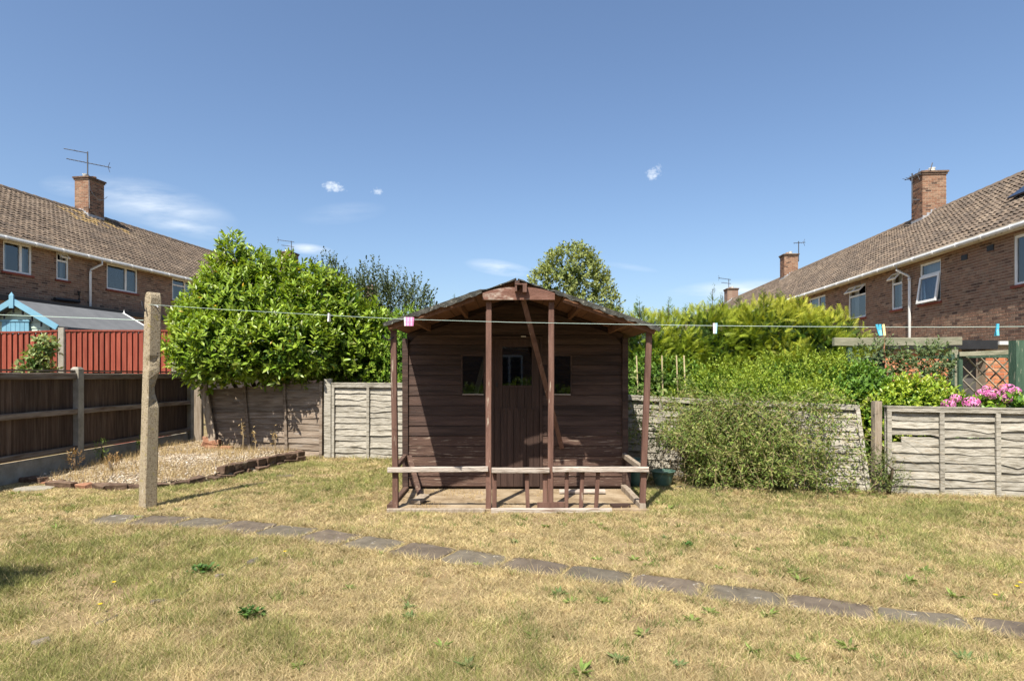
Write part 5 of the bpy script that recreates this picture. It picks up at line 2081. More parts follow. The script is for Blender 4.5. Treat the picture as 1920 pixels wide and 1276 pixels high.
# --- conifer hedge
def conifer(name, label, cx, cy, h, r, n, cols, tips, group, seed=0):
    T = thing(name, (cx, cy, 0), label, 'conifer', group)
    lobes = [((cx, cy, h * .42), (r, r, h * .46)), ((cx - r * .25, cy - .1, h * .72), (r * .7, r * .7, h * .26)), ((cx + r * .35, cy, h * .70), (r * .6, r * .65, h * .28))]
    P, Nn = shell(lobes, n, .45, .8)
    ok = (P[:, 2] > .15) & ~((P[:, 1] > cy + r * .35) & (RNG.random(n) < .6))
    P, Nn = P[ok], Nn[ok]
    m_ = len(P)
    hole = vnoise(P[:, 0] * 1.3 + P[:, 1] * .7, P[:, 2] * 1.6, 3.1)
    ok = (hole > .38) | (RNG.random(len(P)) < .10)
    P, Nn = P[ok], Nn[ok]
    m_ = len(P)
    # clumps: branchlets bunch into fans that share a direction
    cl = vnoise(P[:, 0] * 1.0 + P[:, 2] * .6, P[:, 2] + P[:, 1], 3.2)
    d = unit(Nn * .8 + np.array([0, 0, .5]) + RNG.normal(size=(m_, 3)) * .45 + np.stack([np.sin(cl * 19), np.zeros(m_), np.cos(cl * 23) * .6], 1) * .35)
    nr = unit(RNG.normal(size=(m_, 3)) * .6 + np.array([0, -.5, .7]))
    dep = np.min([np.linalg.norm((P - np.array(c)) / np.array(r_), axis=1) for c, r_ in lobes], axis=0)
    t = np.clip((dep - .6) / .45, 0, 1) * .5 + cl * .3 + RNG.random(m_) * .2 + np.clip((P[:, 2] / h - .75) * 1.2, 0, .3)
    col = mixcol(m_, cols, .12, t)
    sz = RNG.uniform(.10, .21, m_)
    # feathery leading shoots
    pp, dd, nn, ss, cc = [P], [d], [nr], [sz], [col]
    for (tx, ty, tz, tl) in tips:
        k = 46
        f = RNG.random(k) ** .8
        ax = np.array([random.uniform(-.12, .12), 0, 1.0])
        p = np.array([tx, ty, tz]) + np.outer(f * tl, ax) + RNG.normal(size=(k, 3)) * .012
        ph = RNG.uniform(0, 6.28, k)
        rad = np.stack([np.cos(ph), np.sin(ph), np.zeros(k)], 1)
        pp.append(p); dd.append(unit(rad * .9 + np.array([0, 0, .75]))); nn.append(unit(RNG.normal(size=(k, 3))))
        ss.append(.17 * (1.1 - f)); cc.append(mixcol(k, cols[1:3], .1))
    P = np.concatenate(pp)
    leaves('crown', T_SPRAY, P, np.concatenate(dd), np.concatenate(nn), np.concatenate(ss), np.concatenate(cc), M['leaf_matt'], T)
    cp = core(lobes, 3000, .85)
    leaves('inner_sprays', T_SPRAY, cp, RNG.normal(size=cp.shape) + np.array([0, 0, .5]), RNG.normal(size=cp.shape), np.full(len(cp), .20), mixcol(len(cp), [tuple(x * .8 for x in cols[0]), cols[0], cols[1]], .1), M['leaf_matt'], T)  # inner sprays coloured darker to imitate shadow pockets
    m = MB()
    m.tube([(cx, cy, 0), (cx, cy, h * .85)], [.06, .015], 6)
    for (tx, ty, tz, tl) in tips:
        m.tube([(tx, ty, tz - .5), (tx, ty, tz + tl * .8)], [.012, .003], 4)
    m.build('trunk', M['bark'], T)
    return T


YG = [(.024, .062, .008), (.065, .125, .012), (.15, .225, .018), (.28, .34, .03), (.40, .42, .05)]
GRP = 'conifers of the clipped hedge'
conifer('hedge_conifer', 'yellow green hedge conifer just right of the shed roof, feathery tips', 2.35, 10.2, 2.38, .85, 6200, YG, [(2.08, 10, 2.2, .42), (2.55, 10.0, 2.2, .40), (2.85, 10.1, 2.15, .36), (1.95, 10.2, 2.1, .35)], GRP)
conifer('hedge_conifer', 'yellow green hedge conifer behind the single blue and pink pegs', 3.45, 10.3, 2.50, .85, 6200, YG, [(3.30, 10.1, 2.3, .55), (3.5, 10.2, 2.35, .35), (3.75, 10.1, 2.3, .38)], GRP)
conifer('hedge_conifer', 'brightest golden hedge conifer, in front of the farthest right chimney', 4.35, 10.2, 2.60, .85, 6200, [(.03, .07, .008), (.085, .14, .012), (.20, .26, .02), (.36, .39, .04), (.46, .45, .06)], [(4.1, 10, 2.4, .35), (4.4, 10.1, 2.45, .3), (4.7, 10, 2.35, .3), (4.95, 10, 2.2, .3)], GRP)
conifer('hedge_conifer', 'golden green hedge conifer at the right end beside the pergola', 5.05, 10.0, 2.38, .72, 5200, YG, [(5.2, 9.8, 2.1, .32), (5.4, 9.8, 1.95, .3)], GRP)
conifer('hedge_conifer', 'thin tipped hedge conifer rising behind the left slope of the shed roof', -1.15, 11.4, 2.42, .75, 4000, YG, [(-1.42, 11.2, 2.2, .68), (-1.05, 11.2, 2.3, .55), (-.9, 11.2, 2.3, .42), (-1.75, 11.3, 2.2, .4)], GRP)
conifer('hedge_conifer', 'low golden conifer showing over the right slope of the shed roof', 1.45, 10.6, 2.42, .7, 4000, YG, [(1.75, 10.4, 2.2, .3)], GRP)

# --- round tree and friends behind
bush('round_tree', 'round dense green tree rising behind the shed ridge', 'tree',
     [((2.35, 25, 5.3), (1.25, 1.2, 1.1)), ((1.65, 25, 4.6), (.95, 1.0, 1.1)), ((3.1, 25, 4.4), (1.05, 1.0, 1.1)), ((2.5, 25, 3.6), (1.6, 1.2, 1.2)), ((2.5, 25, 6.0), (.8, .8, .55)), ((3.7, 25, 3.7), (.7, .8, 1.0)), ((1.25, 25, 5.0), (.3, .3, .3)), ((3.55, 25, 5.3), (.28, .3, .35)), ((3.3, 25, 5.9), (.25, .3, .3)), ((1.8, 25, 5.95), (.25, .3, .3))], 1900, 9, .5, .32, .17,
     [(.065, .105, .03), (.13, .18, .05), (.21, .255, .075), (.30, .33, .11)], base=(2.5, 25, 0), depth=.75, dense=False)

# --- shrubs behind the right fence
bush('shrub', 'yellow green small leaved shrub behind the middle of the right fence', 'shrub', [((3.1, 8.75, .95), (.65, .5, .52)), ((3.75, 8.5, 1.05), (.6, .5, .55)), ((2.6, 8.85, .8), (.4, .35, .35)), ((4.3, 8.4, 1.05), (.5, .5, .5)), ((3.15, 7.85, 1.02), (.5, .25, .26)), ((3.75, 7.6, .95), (.4, .24, .24))], 2700, 10, 1.0, .17, .045,
     [(.05, .11, .014), (.12, .215, .02), (.22, .31, .035), (.34, .40, .06)])
bush('shrub', 'dark green shrub with broad leaves left of the lattice', 'shrub', [((4.58, 8.1, .98), (.38, .4, .42)), ((4.45, 8.0, .7), (.4, .4, .5))], 900, 9, .7, .15, .075,
     [(.03, .085, .014), (.06, .14, .02), (.11, .22, .03), (.16, .28, .045)])
bush('shrub', 'bright lime leaved shrub in front of the pergola posts', 'shrub', [((5.1, 7.75, .88), (.48, .4, .36)), ((4.75, 7.7, .75), (.4, .38, .36)), ((5.5, 7.8, .72), (.38, .35, .3))], 1300, 9, .6, .13, .07,
     [(.05, .12, .014), (.12, .24, .02), (.24, .35, .03), (.38, .44, .05)], mat='leaf')
bush('climbing_plant', 'grey green climber with red tip scrambling up to the pergola beam', 'climber', [((5.05, 8.45, 1.45), (.35, .15, .3)), ((5.75, 8.42, 1.5), (.3, .12, .22)), ((5.5, 8.4, 1.25), (.5, .15, .3))], 330, 9, .6, .16, .07,
     [(.055, .09, .035), (.10, .15, .06), (.16, .21, .09)], dense=False)
m = MB()
m.tube([(5.16, 8.52, 1.5), (5.17, 8.5, 1.98)], [.012, .004], 5)
tag(m.build('climber_shoot', M['clay']), 'reddish shoot standing above the pergola beam', 'shoot')

# hydrangea
T = thing('hydrangea', (5.5, 7.15, 0), 'hydrangea with pink flower heads above the right fence panel', 'flowering shrub')
P, Nn = shell([((5.45, 7.2, .74), (.45, .3, .28)), ((5.75, 7.15, .8), (.3, .28, .27))], 330, .5, .8)
pos, d, nr, sz = shoot_leaves(P, Nn, 7, .7, .1, .11)
leaves('foliage', T_LEAF, pos, d, nr, sz, mixcol(len(pos), [(.06, .14, .016), (.14, .27, .025), (.27, .38, .04)], .12), M['leaf'], T)
stems(T, (5.5, 7.2, 0), [(5.3, 7.1, .8), (5.6, 7.15, .9), (5.8, 7.1, 1.0), (5.45, 7.0, .9)], .015)
for (px, py, Yd, r) in ((1792, 746, 7.02, .055), (1778, 758, 6.98, .07), (1821, 755, 6.96, .085), (1841, 737, 7.05, .06), (1862, 738, 7.06, .07), (1889, 729, 7.05, .075), (1903, 733, 7.1, .06), (1888, 747, 7.0, .06), (1850, 728, 7.15, .045)):
    c = at(px, py, Yd)
    n_ = 130
    u = unit(RNG.normal(size=(n_, 3)))
    r *= 1.02
    p = np.array(c) + u * np.array([r, r, r * .78])
    tg = unit(np.cross(u, RNG.normal(size=(n_, 3))))
    col = mixcol(n_, [(.62, .11, .36), (.74, .24, .50), (.80, .42, .60)], .1)
    leaves('flower_head', T_LEAF, p, tg, u, np.full(n_, r * .42), col, M['petal'], T, stuff=False)
    m = MB()
    m.tube([(c.x, c.y + .02, .5), (c.x, c.y, c.z - .01)], [.008, .006], 5)
    m.build('stalk', M['bark'], T)

# climber sprawling over the slumped panel: wiry stems and sparse small leaves
T = thing('sprawling_climber', (3.0, 7.3, 0), 'straggly grey green climber sprawling over the slumped fence panel', 'climber')
m = MB()
pos, dirs = [], []
for i in range(300):
    x = random.choice((random.gauss(2.55, .33), random.gauss(2.6, .4), random.uniform(2.0, 3.95)))
    yf = 7.62 - .39 * (x - 2.0)
    dens = 1.0 if x < 3.2 else .65
    if random.random() < .55:          # hanging over the fence top and trailing down the face
        z0 = random.uniform(.55, 1.08)
        p = Vector((x, yf - .02 + .34 * z0 - random.uniform(.03, .10), z0))
        v = Vector((random.gauss(0, .06), -random.uniform(.02, .07), random.uniform(-.01, .06)))
        pull = -.020
    else:                              # rising from the foot, then arching over
        p = Vector((x, yf - random.uniform(.02, .22), 0))
        v = Vector((random.gauss(0, .05), random.gauss(0, .025), random.uniform(.06, .15)))
        pull = -.011
    pts = [p.copy()]
    for k in range(9):
        v = v + Vector((random.gauss(0, .022), random.gauss(0, .014) - .003, pull + random.gauss(0, .012)))
        p = p + v
        wall = yf + .34 * p.z - .06
        if p.y > wall:
            p.y = wall - random.uniform(0, .03)
        if p.z < .015:
            break
        pts.append(p.copy())
    if len(pts) < 3:
        continue
    m.tube(pts, [.0026 * (1 - .6 * k / len(pts)) for k in range(len(pts))], 3, cap=False)
    for k in range(1, len(pts)):
        for q in range(int(13 * dens)):
            p_ = pts[k - 1].lerp(pts[k], random.random())
            pq = p_ + Vector((random.gauss(0, .035), random.gauss(0, .03), random.gauss(0, .035)))
            if (pq.x < 2.08 and pq.z < .45) or pq.x > 4.02:
                continue
            pos.append(pq)
            dirs.append((pts[k] - pts[k - 1]).normalized() * .5 + Vector((random.gauss(0, .6), random.gauss(0, .6), random.gauss(0, .45))))
m.build('stems', M['stem'], T)
pos = np.array([tuple(p) for p in pos])
dirs = unit(np.array([tuple(p) for p in dirs]))
n_ = len(pos)
leaves('foliage', T_NARROW, pos, dirs, unit(RNG.normal(size=(n_, 3)) * .6 + np.array([0, -.4, .8])), RNG.uniform(.032, .07, n_),
       mixcol(n_, [(.065, .105, .025), (.13, .195, .04), (.20, .255, .06), (.29, .26, .11), (.18, .28, .045)], .15), M['leaf_matt'], T)
# top mound of the climber over the fence
P, Nn = shell([((2.75, 7.75, .92), (.55, .35, .32)), ((3.4, 7.45, .88), (.6, .3, .25)), ((2.42, 7.5, .6), (.3, .25, .36))], 560, .7, .6)
p2, d2, n2, s2 = shoot_leaves(P, Nn, 8, .2, .16, .045, jitter=.6)
leaves('foliage', T_NARROW, p2, d2, n2, s2, mixcol(len(p2), [(.06, .10, .02), (.13, .20, .035), (.22, .29, .055), (.26, .26, .08)], .15), M['leaf_matt'], T)

# small spillover by the tall timber post
bush('weedy_shrub', 'small green weed clump at the foot of the tall timber post', 'shrub', [((4.12, 6.72, .16), (.22, .12, .2)), ((4.05, 6.75, .32), (.12, .1, .2))], 150, 7, 1.0, .1, .035, [(.07, .11, .03), (.14, .19, .05), (.22, .23, .09)], T_=T_NARROW, zmin=.01)
# plant before the red fence
bush('leafy_weed', 'pale leafy weed growing up against the red fence', 'plant', [((-8.60, 11.1, 1.62), (.16, .12, .14)), ((-8.45, 11.1, 1.80), (.18, .12, .18)), ((-8.62, 11.1, 1.45), (.3, .14, .18))], 95, 7, .4, .1, .11,
     [(.10, .18, .05), (.20, .28, .10), (.32, .36, .17)], base=(-8.5, 11.15, 0))
# canes with spindly plants
for i, (px, lab) in enumerate(((1196, 'thin cane with bean plant nearest the shed corner'), (1241, 'pale upright cane right of the porch post'), (1271, 'slightly tilted cane, third from the shed'), (1285, 'cane farthest from the shed over the fence'))):
    Yd = 8.75
    x = (px - 960) / F * Yd
    T = thing('plant_cane', (x, Yd, 0), lab, 'cane', 'canes behind the fence')
    m = MB()
    m.tube([(x + .04, Yd, 0), (x - .02 + .02 * (i == 1), Yd, CH - (666 - HZ) / F * Yd)], .009, 5)
    m.build('cane', M['cane'], T)
    k = 16
    p = np.stack([x + RNG.normal(size=k) * .09, Yd - .05 + RNG.normal(size=k) * .04, RNG.uniform(1.0, 1.38, k)], 1)
    pp, dd, nn, ss = shoot_leaves(p, unit(RNG.normal(size=(k, 3)) + np.array([0, -.5, 0])), 6, .2, .07, .075)
    leaves('foliage', T_LEAF, pp, dd, nn, ss, mixcol(len(pp), [(.09, .15, .04), (.17, .25, .06), (.28, .33, .11)], .12), M['leaf_matt'], T)
# dry seed stalks in the bed
for (px, h, lab) in ((455, .5, 'tallest dry seed stalk before the shaded panel'), (478, .36, 'bent dry stalk right of the tallest one'), (515, .34, 'dry seed stalk with drooping head near the right of the bed')):
    Yd = 9.45
    x = (px - 960) / F * Yd
    T = thing('dry_stalk', (x, Yd, .1), lab, 'dry plant', 'dry stalks in the gravel bed')
    m = MB()
    m.tube([(x, Yd, .08), (x + .01, Yd, .1 + h * .6), (x - .02, Yd, .1 + h)], [.009, .007, .004], 5)
    m.build('stalk', M['stem'], T)
    k = 26
    p = np.array([x - .01, Yd, .1 + h * .8]) + RNG.normal(size=(k, 3)) * np.array([.02, .02, .07])
    leaves('seed_head', T_NARROW, p, unit(RNG.normal(size=(k, 3)) + np.array([0, 0, 1])), unit(RNG.normal(size=(k, 3))), np.full(k, .05), mixcol(k, [(.40, .28, .13), (.52, .40, .20)], .1), M['leaf_matt'], T)
# garden shrub just outside the left edge of the view; its shadow falls on the lawn
bush('corner_shrub', 'rounded shrub just beyond the left edge, shading the lower left lawn', 'shrub', [((-3.80, 3.1, .75), (.42, .36, .5)), ((-3.66, 3.15, 1.05), (.28, .26, .3))], 420, 8, .8, .12, .06, [(.05, .11, .014), (.12, .215, .02), (.22, .31, .035)])

# reflected greenery by the house behind the camera
bush('patio_shrub', 'low leafy shrub beside the house behind the viewpoint', 'shrub', [((-1.6, -5.5, .5), (1.1, .5, .55)), ((.6, -5.3, .6), (1.2, .5, .6)), ((2.6, -5.6, .5), (1.0, .5, .6))], 900, 8, .8, .14, .09, [(.06, .13, .014), (.14, .25, .02), (.24, .34, .035)])
# weeds at the foot of the dark fence
for (x, y, h, lab) in ((-5.86, 8.75, .26, 'green weed sprig at the foot of the middle concrete fence post'), (-5.78, 8.1, .16, 'dry brown weed at the left end of the gravel bed'), (-5.8, 9.6, .2, 'thin weed sprig against the gravel board behind the line post'), (-5.2, 8.0, .14, 'small dead weed in the front of the gravel bed')):
    g = 'dry' not in lab and 'dead' not in lab
    bush('bed_weed', lab, 'weed', [((x, y, .1 + h * .6), (.07, .07, h * .6))], 34, 6, 1.4, .08, .045, [(.09, .15, .03), (.20, .27, .06)] if g else [(.22, .12, .05), (.40, .26, .12)], T_=T_NARROW, dense=False)

bush('shrub', 'dark green leafy shrub behind the canes between shed and hedge', 'shrub', [((2.05, 9.4, 1.0), (.55, .4, .62)), ((2.65, 9.45, .95), (.45, .4, .55))], 900, 9, .8, .15, .07, [(.035, .085, .014), (.075, .155, .02), (.14, .24, .03)])
# ------------------------------------------------------------------ paving slabs of the curved path
PATH = [(212, 974), (330, 977), (440, 986), (545, 997), (600, 1004), (690, 1018), (785, 1032), (890, 1047), (1000, 1062), (1120, 1079), (1240, 1095), (1370, 1113), (1500, 1131), (1650, 1151), (1760, 1164), (1920, 1182), (2120, 1204)]
PG = [gnd(*p) for p in PATH]
T = thing('slab_path', tuple(gnd(960, 1057)), 'curved row of grey and red brown paving slabs across the dry lawn', 'path')
SWX, SWW = (-3.4, -1.0, 1.0, 2.5), (.37, .33, .27, .24)
for i, (p, an) in enumerate(along([(q.x, q.y) for q in PG], 0.452)):
    L, Wd = .434 + random.uniform(-.012, .008), float(np.interp(p.x, SWX, SWW)) + random.uniform(-.02, .02)
    m = MB()
    ring = []
    for (cx_, cy_, k) in ((-1, -1, 0), (1, -1, 1), (1, 1, 2), (-1, 1, 3)):
        for f in (-.22, 0, .22):
            # worn corners and wavering edges
            if k in (0, 2):
                ex, ey = cx_ * L / 2 * (1 - (.06 if f == 0 else 0)), cy_ * Wd / 2 * (1 - (.06 if f == 0 else 0))
            else:
                ex, ey = cx_ * L / 2 * (1 - (.06 if f == 0 else 0)), cy_ * Wd / 2 * (1 - (.06 if f == 0 else 0))
            ring.append((ex, ey, k, f))
    pts = []
    hw, hh = L / 2, Wd / 2
    c = .035
    base = [(-hw + c, -hh), (-hw * .3, -hh), (hw * .35, -hh), (hw - c, -hh), (hw, -hh + c), (hw, 0), (hw, hh - c), (hw - c, hh), (hw * .2, hh), (-hw * .4, hh), (-hw + c, hh), (-hw, hh - c), (-hw, 0), (-hw, -hh + c)]
    base = [(x + random.uniform(-.010, .010), y + random.uniform(-.016, .016)) for x, y in base]
    tz = .007 + random.uniform(-.002, .003)
    n_ = len(base)
    vs = [(x, y, -.02) for x, y in base] + [(x, y, tz - .004) for x, y in base] + [(x * .975, y * .965, tz) for x, y in base]
    fs = [(k, (k + 1) % n_, n_ + (k + 1) % n_, n_ + k) for k in range(n_)] + [(n_ + k, n_ + (k + 1) % n_, 2 * n_ + (k + 1) % n_, 2 * n_ + k) for k in range(n_)] + [tuple(2 * n_ + k for k in range(n_))]
    m.add(vs, fs)
    mat = M['slab_red'] if i % 2 else M['slab']
    put('slab', m.mesh('slab', mat), T, Matrix.Translation((p.x, p.y, 0)) @ Matrix.Rotation(an + random.uniform(-.05, .05), 4, 'Z') @ Matrix.Rotation(random.uniform(-.012, .012), 4, 'X'))
# half buried lawn edging
T = thing('buried_edging', tuple(gnd(330, 1115)), 'broken line of half buried edging stones in the lawn at lower left', 'edging')
KB = [rough_brick(0.215, 0.105, 0.085, M['kerb'], .02) for _ in range(3)]
EG = [gnd(*p) for p in ((80, 1207), (130, 1190), (250, 1146), (370, 1101), (480, 1054))]
for i, (p, an) in enumerate(along([(q.x, q.y) for q in EG], .155)):
    if random.random() < .3:
        continue
    put('edging_stone', KB[i % 3], T, Matrix.Translation((p.x, p.y, -.079 + random.uniform(-.006, .005))) @ Matrix.Rotation(an + random.uniform(-.1, .1), 4, 'Z') @ Matrix.Scale(random.uniform(.3, .6), 4, (1, 0, 0)) @ Matrix.Scale(.30, 4, (0, 1, 0)))
# odd flat slabs by the bed, scalloped edging before the climber
for (px, py, sx, sy, lab, mt_) in ((62, 917, .42, .34, 'flat grey slab sunk in the grass at the left end of the bed', 'concrete'), (535, 893, .24, .2, 'small brown slab in the grass right of the gravel bed', 'slab_red')):
    p = gnd(px, py)
    m = MB()
    m.add([(p.x + sx / 2 * math.cos(a) * (1 + random.uniform(-.1, .1)), p.y + sy / 2 * math.sin(a), .018) for a in [i * math.pi / 5 for i in range(10)]] +
          [(p.x + sx / 1.9 * math.cos(a), p.y + sy / 1.9 * math.sin(a), -.01) for a in [i * math.pi / 5 for i in range(10)]], [tuple(range(10))] + [(10 + k, 10 + (k + 1) % 10, (k + 1) % 10, k) for k in range(10)])
    tag(m.build('stepping_slab', M[mt_]), lab, 'slab')
T = thing('scalloped_edging', tuple(gnd(1500, 917)), 'low scalloped concrete edging before the sprawling climber', 'edging')
for i in range(17):
    px = 1250 + i * 26
    p = gnd(px, 913 + .012 * (px - 1250) + 3 * math.sin(px * .01))
    m = MB()
    n_ = 7
    vs = []
    for y in (-.02, .02):
        for k in range(n_):
            a = math.pi * k / (n_ - 1)
            vs.append((p.x - .075 * math.cos(a), p.y + y, .026 * math.sin(a) - .004))
    m.add(vs, [tuple(range(n_))[::-1], tuple(range(n_, 2 * n_))] + [(k, k + 1, n_ + k + 1, n_ + k) for k in range(n_ - 1)])
    m.build('scallop', M['slab_red'], T)

# ------------------------------------------------------------------ the grass
def seg_dist(X, Y, pts, arc=False):
    D = np.full(X.shape, 9.0)
    A = np.zeros(X.shape)
    acc = 0.0
    for i in range(len(pts) - 1):
        ax_, ay_ = pts[i].x, pts[i].y
        bx_, by_ = pts[i + 1].x - ax_, pts[i + 1].y - ay_
        t = np.clip(((X - ax_) * bx_ + (Y - ay_) * by_) / (bx_ * bx_ + by_ * by_), 0, 1)
        q = np.hypot(X - ax_ - t * bx_, Y - ay_ - t * by_)
        L = math.hypot(bx_, by_)
        A = np.where(q < D, acc + t * L, A)
        D = np.minimum(D, q)
        acc += L
    return (D, A) if arc else D


def fence_y(X):
    return np.where(X < -3, 9.9, np.where(X < 1.5, 9.75 - .2 * (X + 2.9), np.where(X < 4.1, 7.55 - .40 * (X - 2.3), 6.78 - .17 * (X - 4.1))))


NG = 900000
Yg = 2.1 + (10.0 - 2.1) * RNG.random(NG * 2) ** 1.25
half = .86 * Yg + .9
Xg = RNG.uniform(-1, 1, NG * 2) * half
# thin with distance so that the blades on the picture stay evenly dense
ok = (Xg > -6.0) & (Yg < fence_y(Xg)) & ~inpoly(Xg, Yg, BP)
ok &= ~((Xg > -1.22) & (Xg < 1.30) & (Yg > 5.93) & (Yg < 8.4))
pd, pa = seg_dist(Xg, Yg, PG, True)
joint = np.abs((pa + .226) % .452 - 0.0)
joint = np.minimum(joint, .452 - joint)
ok &= (pd > np.interp(Xg, SWX, SWW) * .5 - .055 + .06 * vnoise(Xg, Yg, 5.0) + .03 * vnoise(Xg, Yg, 17.0) + .02 * RNG.random(NG * 2)) | (joint < .012 + .03 * vnoise(Xg, Yg, 9.0) ** 2) | (RNG.random(NG * 2) < .012)
bald = vnoise(Xg, Yg, 2.6) * .6 + vnoise(Xg, Yg, 7.0) * .4
ok &= RNG.random(NG * 2) < np.clip(.18 + 2.1 * (bald - .22), .12, 1)
Xg, Yg, pd = Xg[ok][:NG], Yg[ok][:NG], pd[ok][:NG]
n = len(Xg)
g1 = vnoise(Xg, Yg, .55) * .30 + vnoise(Xg + 9, Yg, 1.7) * .30 + vnoise(Xg, Yg + 5, 5.0) * .25 + vnoise(Xg + 3, Yg + 5, 14.0) * .15
clump = vnoise(Xg + 40, Yg, 9.0) * .5 + vnoise(Xg, Yg + 60, 21.0) * .5
# greener: left of the shed and by the post shadow, along the fences, right foreground patches
zone = .26 * np.exp(-((Xg + 2.2) / 1.3) ** 2 - ((Yg - 7.8) / 1.4) ** 2) + .18 * np.exp(-((Xg - 1.7) / .5) ** 2 - ((Yg - 6.6) / .8) ** 2) + .12 * np.exp(-((Xg + 3.2) / 1.4) ** 2 - ((Yg - 4.0) / 1.2) ** 2) + .10 * np.exp(-((Xg - 1.6) / 1.2) ** 2 - ((Yg - 3.6) / .8) ** 2)
g = np.clip((g1 - .47 + zone) * 4.0, 0, 1)
edge = np.exp(-((pd - np.interp(Xg, SWX, SWW) * .5) / .09) ** 2)
g *= (1 - .75 * edge)
straw = mixcol(n, [(.28, .205, .11), (.44, .345, .185), (.60, .495, .285), (.39, .295, .155)], .15)
green = mixcol(n, [(.10, .15, .03), (.18, .22, .05), (.26, .28, .08)], .15)
pick = RNG.random(n) < (.06 + .66 * g)
Cg = np.where(pick[:, None], green * .8 + straw * .2, straw * .92 + green * .08)
Cg *= (.62 + .80 * clump)[:, None]
Cg *= (1 + .18 * (vnoise(Xg, Yg, 1.1) - .5))[:, None]
hgt = RNG.uniform(.008, .030, n) * np.where(pick, 1.25, 1.0) * (1 + .5 * g) * (1 + .5 * edge)
nearf = np.clip(1 - (fence_y(Xg) - Yg) / .25, 0, 1)
hgt *= 1 + 2.2 * nearf * RNG.random(n)
tallb = RNG.random(n) < .004
hgt[tallb] *= 2.2
wid = np.maximum(.0015, .00052 * Yg) * RNG.uniform(.7, 1.3, n)
ph = RNG.uniform(0, 6.28, n)
lean = np.where(pick, RNG.uniform(.2, 1.4, n), RNG.uniform(.5, 2.8, n)) * hgt
th2 = RNG.uniform(0, 6.28, n)
bx_, by_ = np.cos(ph) * wid, np.sin(ph) * wid
V = np.empty((n, 3, 3))
V[:, 0] = np.stack([Xg - bx_, Yg - by_, np.full(n, -.002)], 1)
V[:, 1] = np.stack([Xg + bx_, Yg + by_, np.full(n, -.002)], 1)
V[:, 2] = np.stack([Xg + np.cos(th2) * lean, Yg + np.sin(th2) * lean, hgt], 1)
Fc = np.arange(n * 3).reshape(n, 3)
o = put('grass', np_mesh('grass', V.reshape(-1, 3), Fc, np.repeat(Cg, 3, axis=0), M['grass']))
tag(o, 'parched straw and green lawn grass', 'grass', None, 'stuff')

# coarser green tussocks and longer dead tufts scattered through it
kt = 620
tx = RNG.uniform(-6, 7, kt * 6)
ty = 2.4 + RNG.random(kt * 6) ** 1.2 * 5.6
ok = (np.abs(tx) < .86 * ty + .5) & (ty < fence_y(tx) - .03) & ~inpoly(tx, ty, BP) & ~((tx > -1.3) & (tx < 1.4) & (ty > 5.8)) & (seg_dist(tx, ty, PG) > .2)
ok &= RNG.random(kt * 6) < np.where(tx > 0, 1.0, .45) * np.clip(vnoise(tx, ty, 1.3) * 2 - .45, .05, 1)
tx, ty = tx[ok][:kt], ty[ok][:kt]
per = 26
X = np.repeat(tx, per) + RNG.normal(size=len(tx) * per) * .022
Y = np.repeat(ty, per) + RNG.normal(size=len(tx) * per) * .022
n = len(X)
isg = np.repeat(RNG.random(len(tx)) < .72, per)
h = RNG.uniform(.015, .055, n)
ph = RNG.uniform(0, 6.28, n); th2 = RNG.uniform(0, 6.28, n)
le = RNG.uniform(.3, 1.3, n) * h
wd = np.maximum(.002, .0006 * Y)
V = np.empty((n, 3, 3))
V[:, 0] = np.stack([X - np.cos(ph) * wd, Y - np.sin(ph) * wd, np.full(n, -.001)], 1)
V[:, 1] = np.stack([X + np.cos(ph) * wd, Y + np.sin(ph) * wd, np.full(n, -.001)], 1)
V[:, 2] = np.stack([X + np.cos(th2) * le, Y + np.sin(th2) * le, h], 1)
Ct = np.where(isg[:, None], mixcol(n, [(.07, .12, .03), (.13, .19, .045), (.20, .25, .07)], .15), mixcol(n, [(.20, .13, .07), (.36, .26, .13), (.55, .43, .23)], .15))
o = put('grass_tussocks', np_mesh('grass_tussocks', V.reshape(-1, 3), np.arange(n * 3).reshape(n, 3), np.repeat(Ct, 3, axis=0), M['grass']))
tag(o, 'coarse green and dead tussocks dotted through the lawn', 'grass', None, 'stuff')

# ------------------------------------------------------------------ lawn weeds: leafy rosettes
def rosette(kind, i):
    k = (18, 24, 90)[kind]
    ph = RNG.uniform(0, 6.28, k)
    up_ = RNG.uniform(.1, .9, k)
    d = unit(np.stack([np.cos(ph), np.sin(ph), up_], 1))
    p = np.stack([np.cos(ph), np.sin(ph), np.zeros(k)], 1) * RNG.uniform(0, .012, (k, 1))
    if kind == 2:
        p += np.stack([RNG.normal(size=k) * .025, RNG.normal(size=k) * .025, RNG.uniform(0, .045, k)], 1)
    sz = RNG.uniform(.03, .065, k) if kind < 2 else RNG.uniform(.02, .042, k)
    V, Fc, _ = leaf_verts(T_NARROW if kind < 2 else T_LEAF, p, d, np.tile([0, 0, 1.], (k, 1)) + RNG.normal(size=(k, 3)) * .3, sz)
    cols = ([(.12, .19, .04), (.21, .28, .07)], [(.09, .15, .05), (.15, .21, .075)], [(.05, .12, .03), (.10, .18, .04)])[kind]
    p[:, 2] -= .0
    return np_mesh('lawn_weed', V, Fc, np.repeat(mixcol(k, cols, .15), 4, axis=0), M['leaf_matt'])


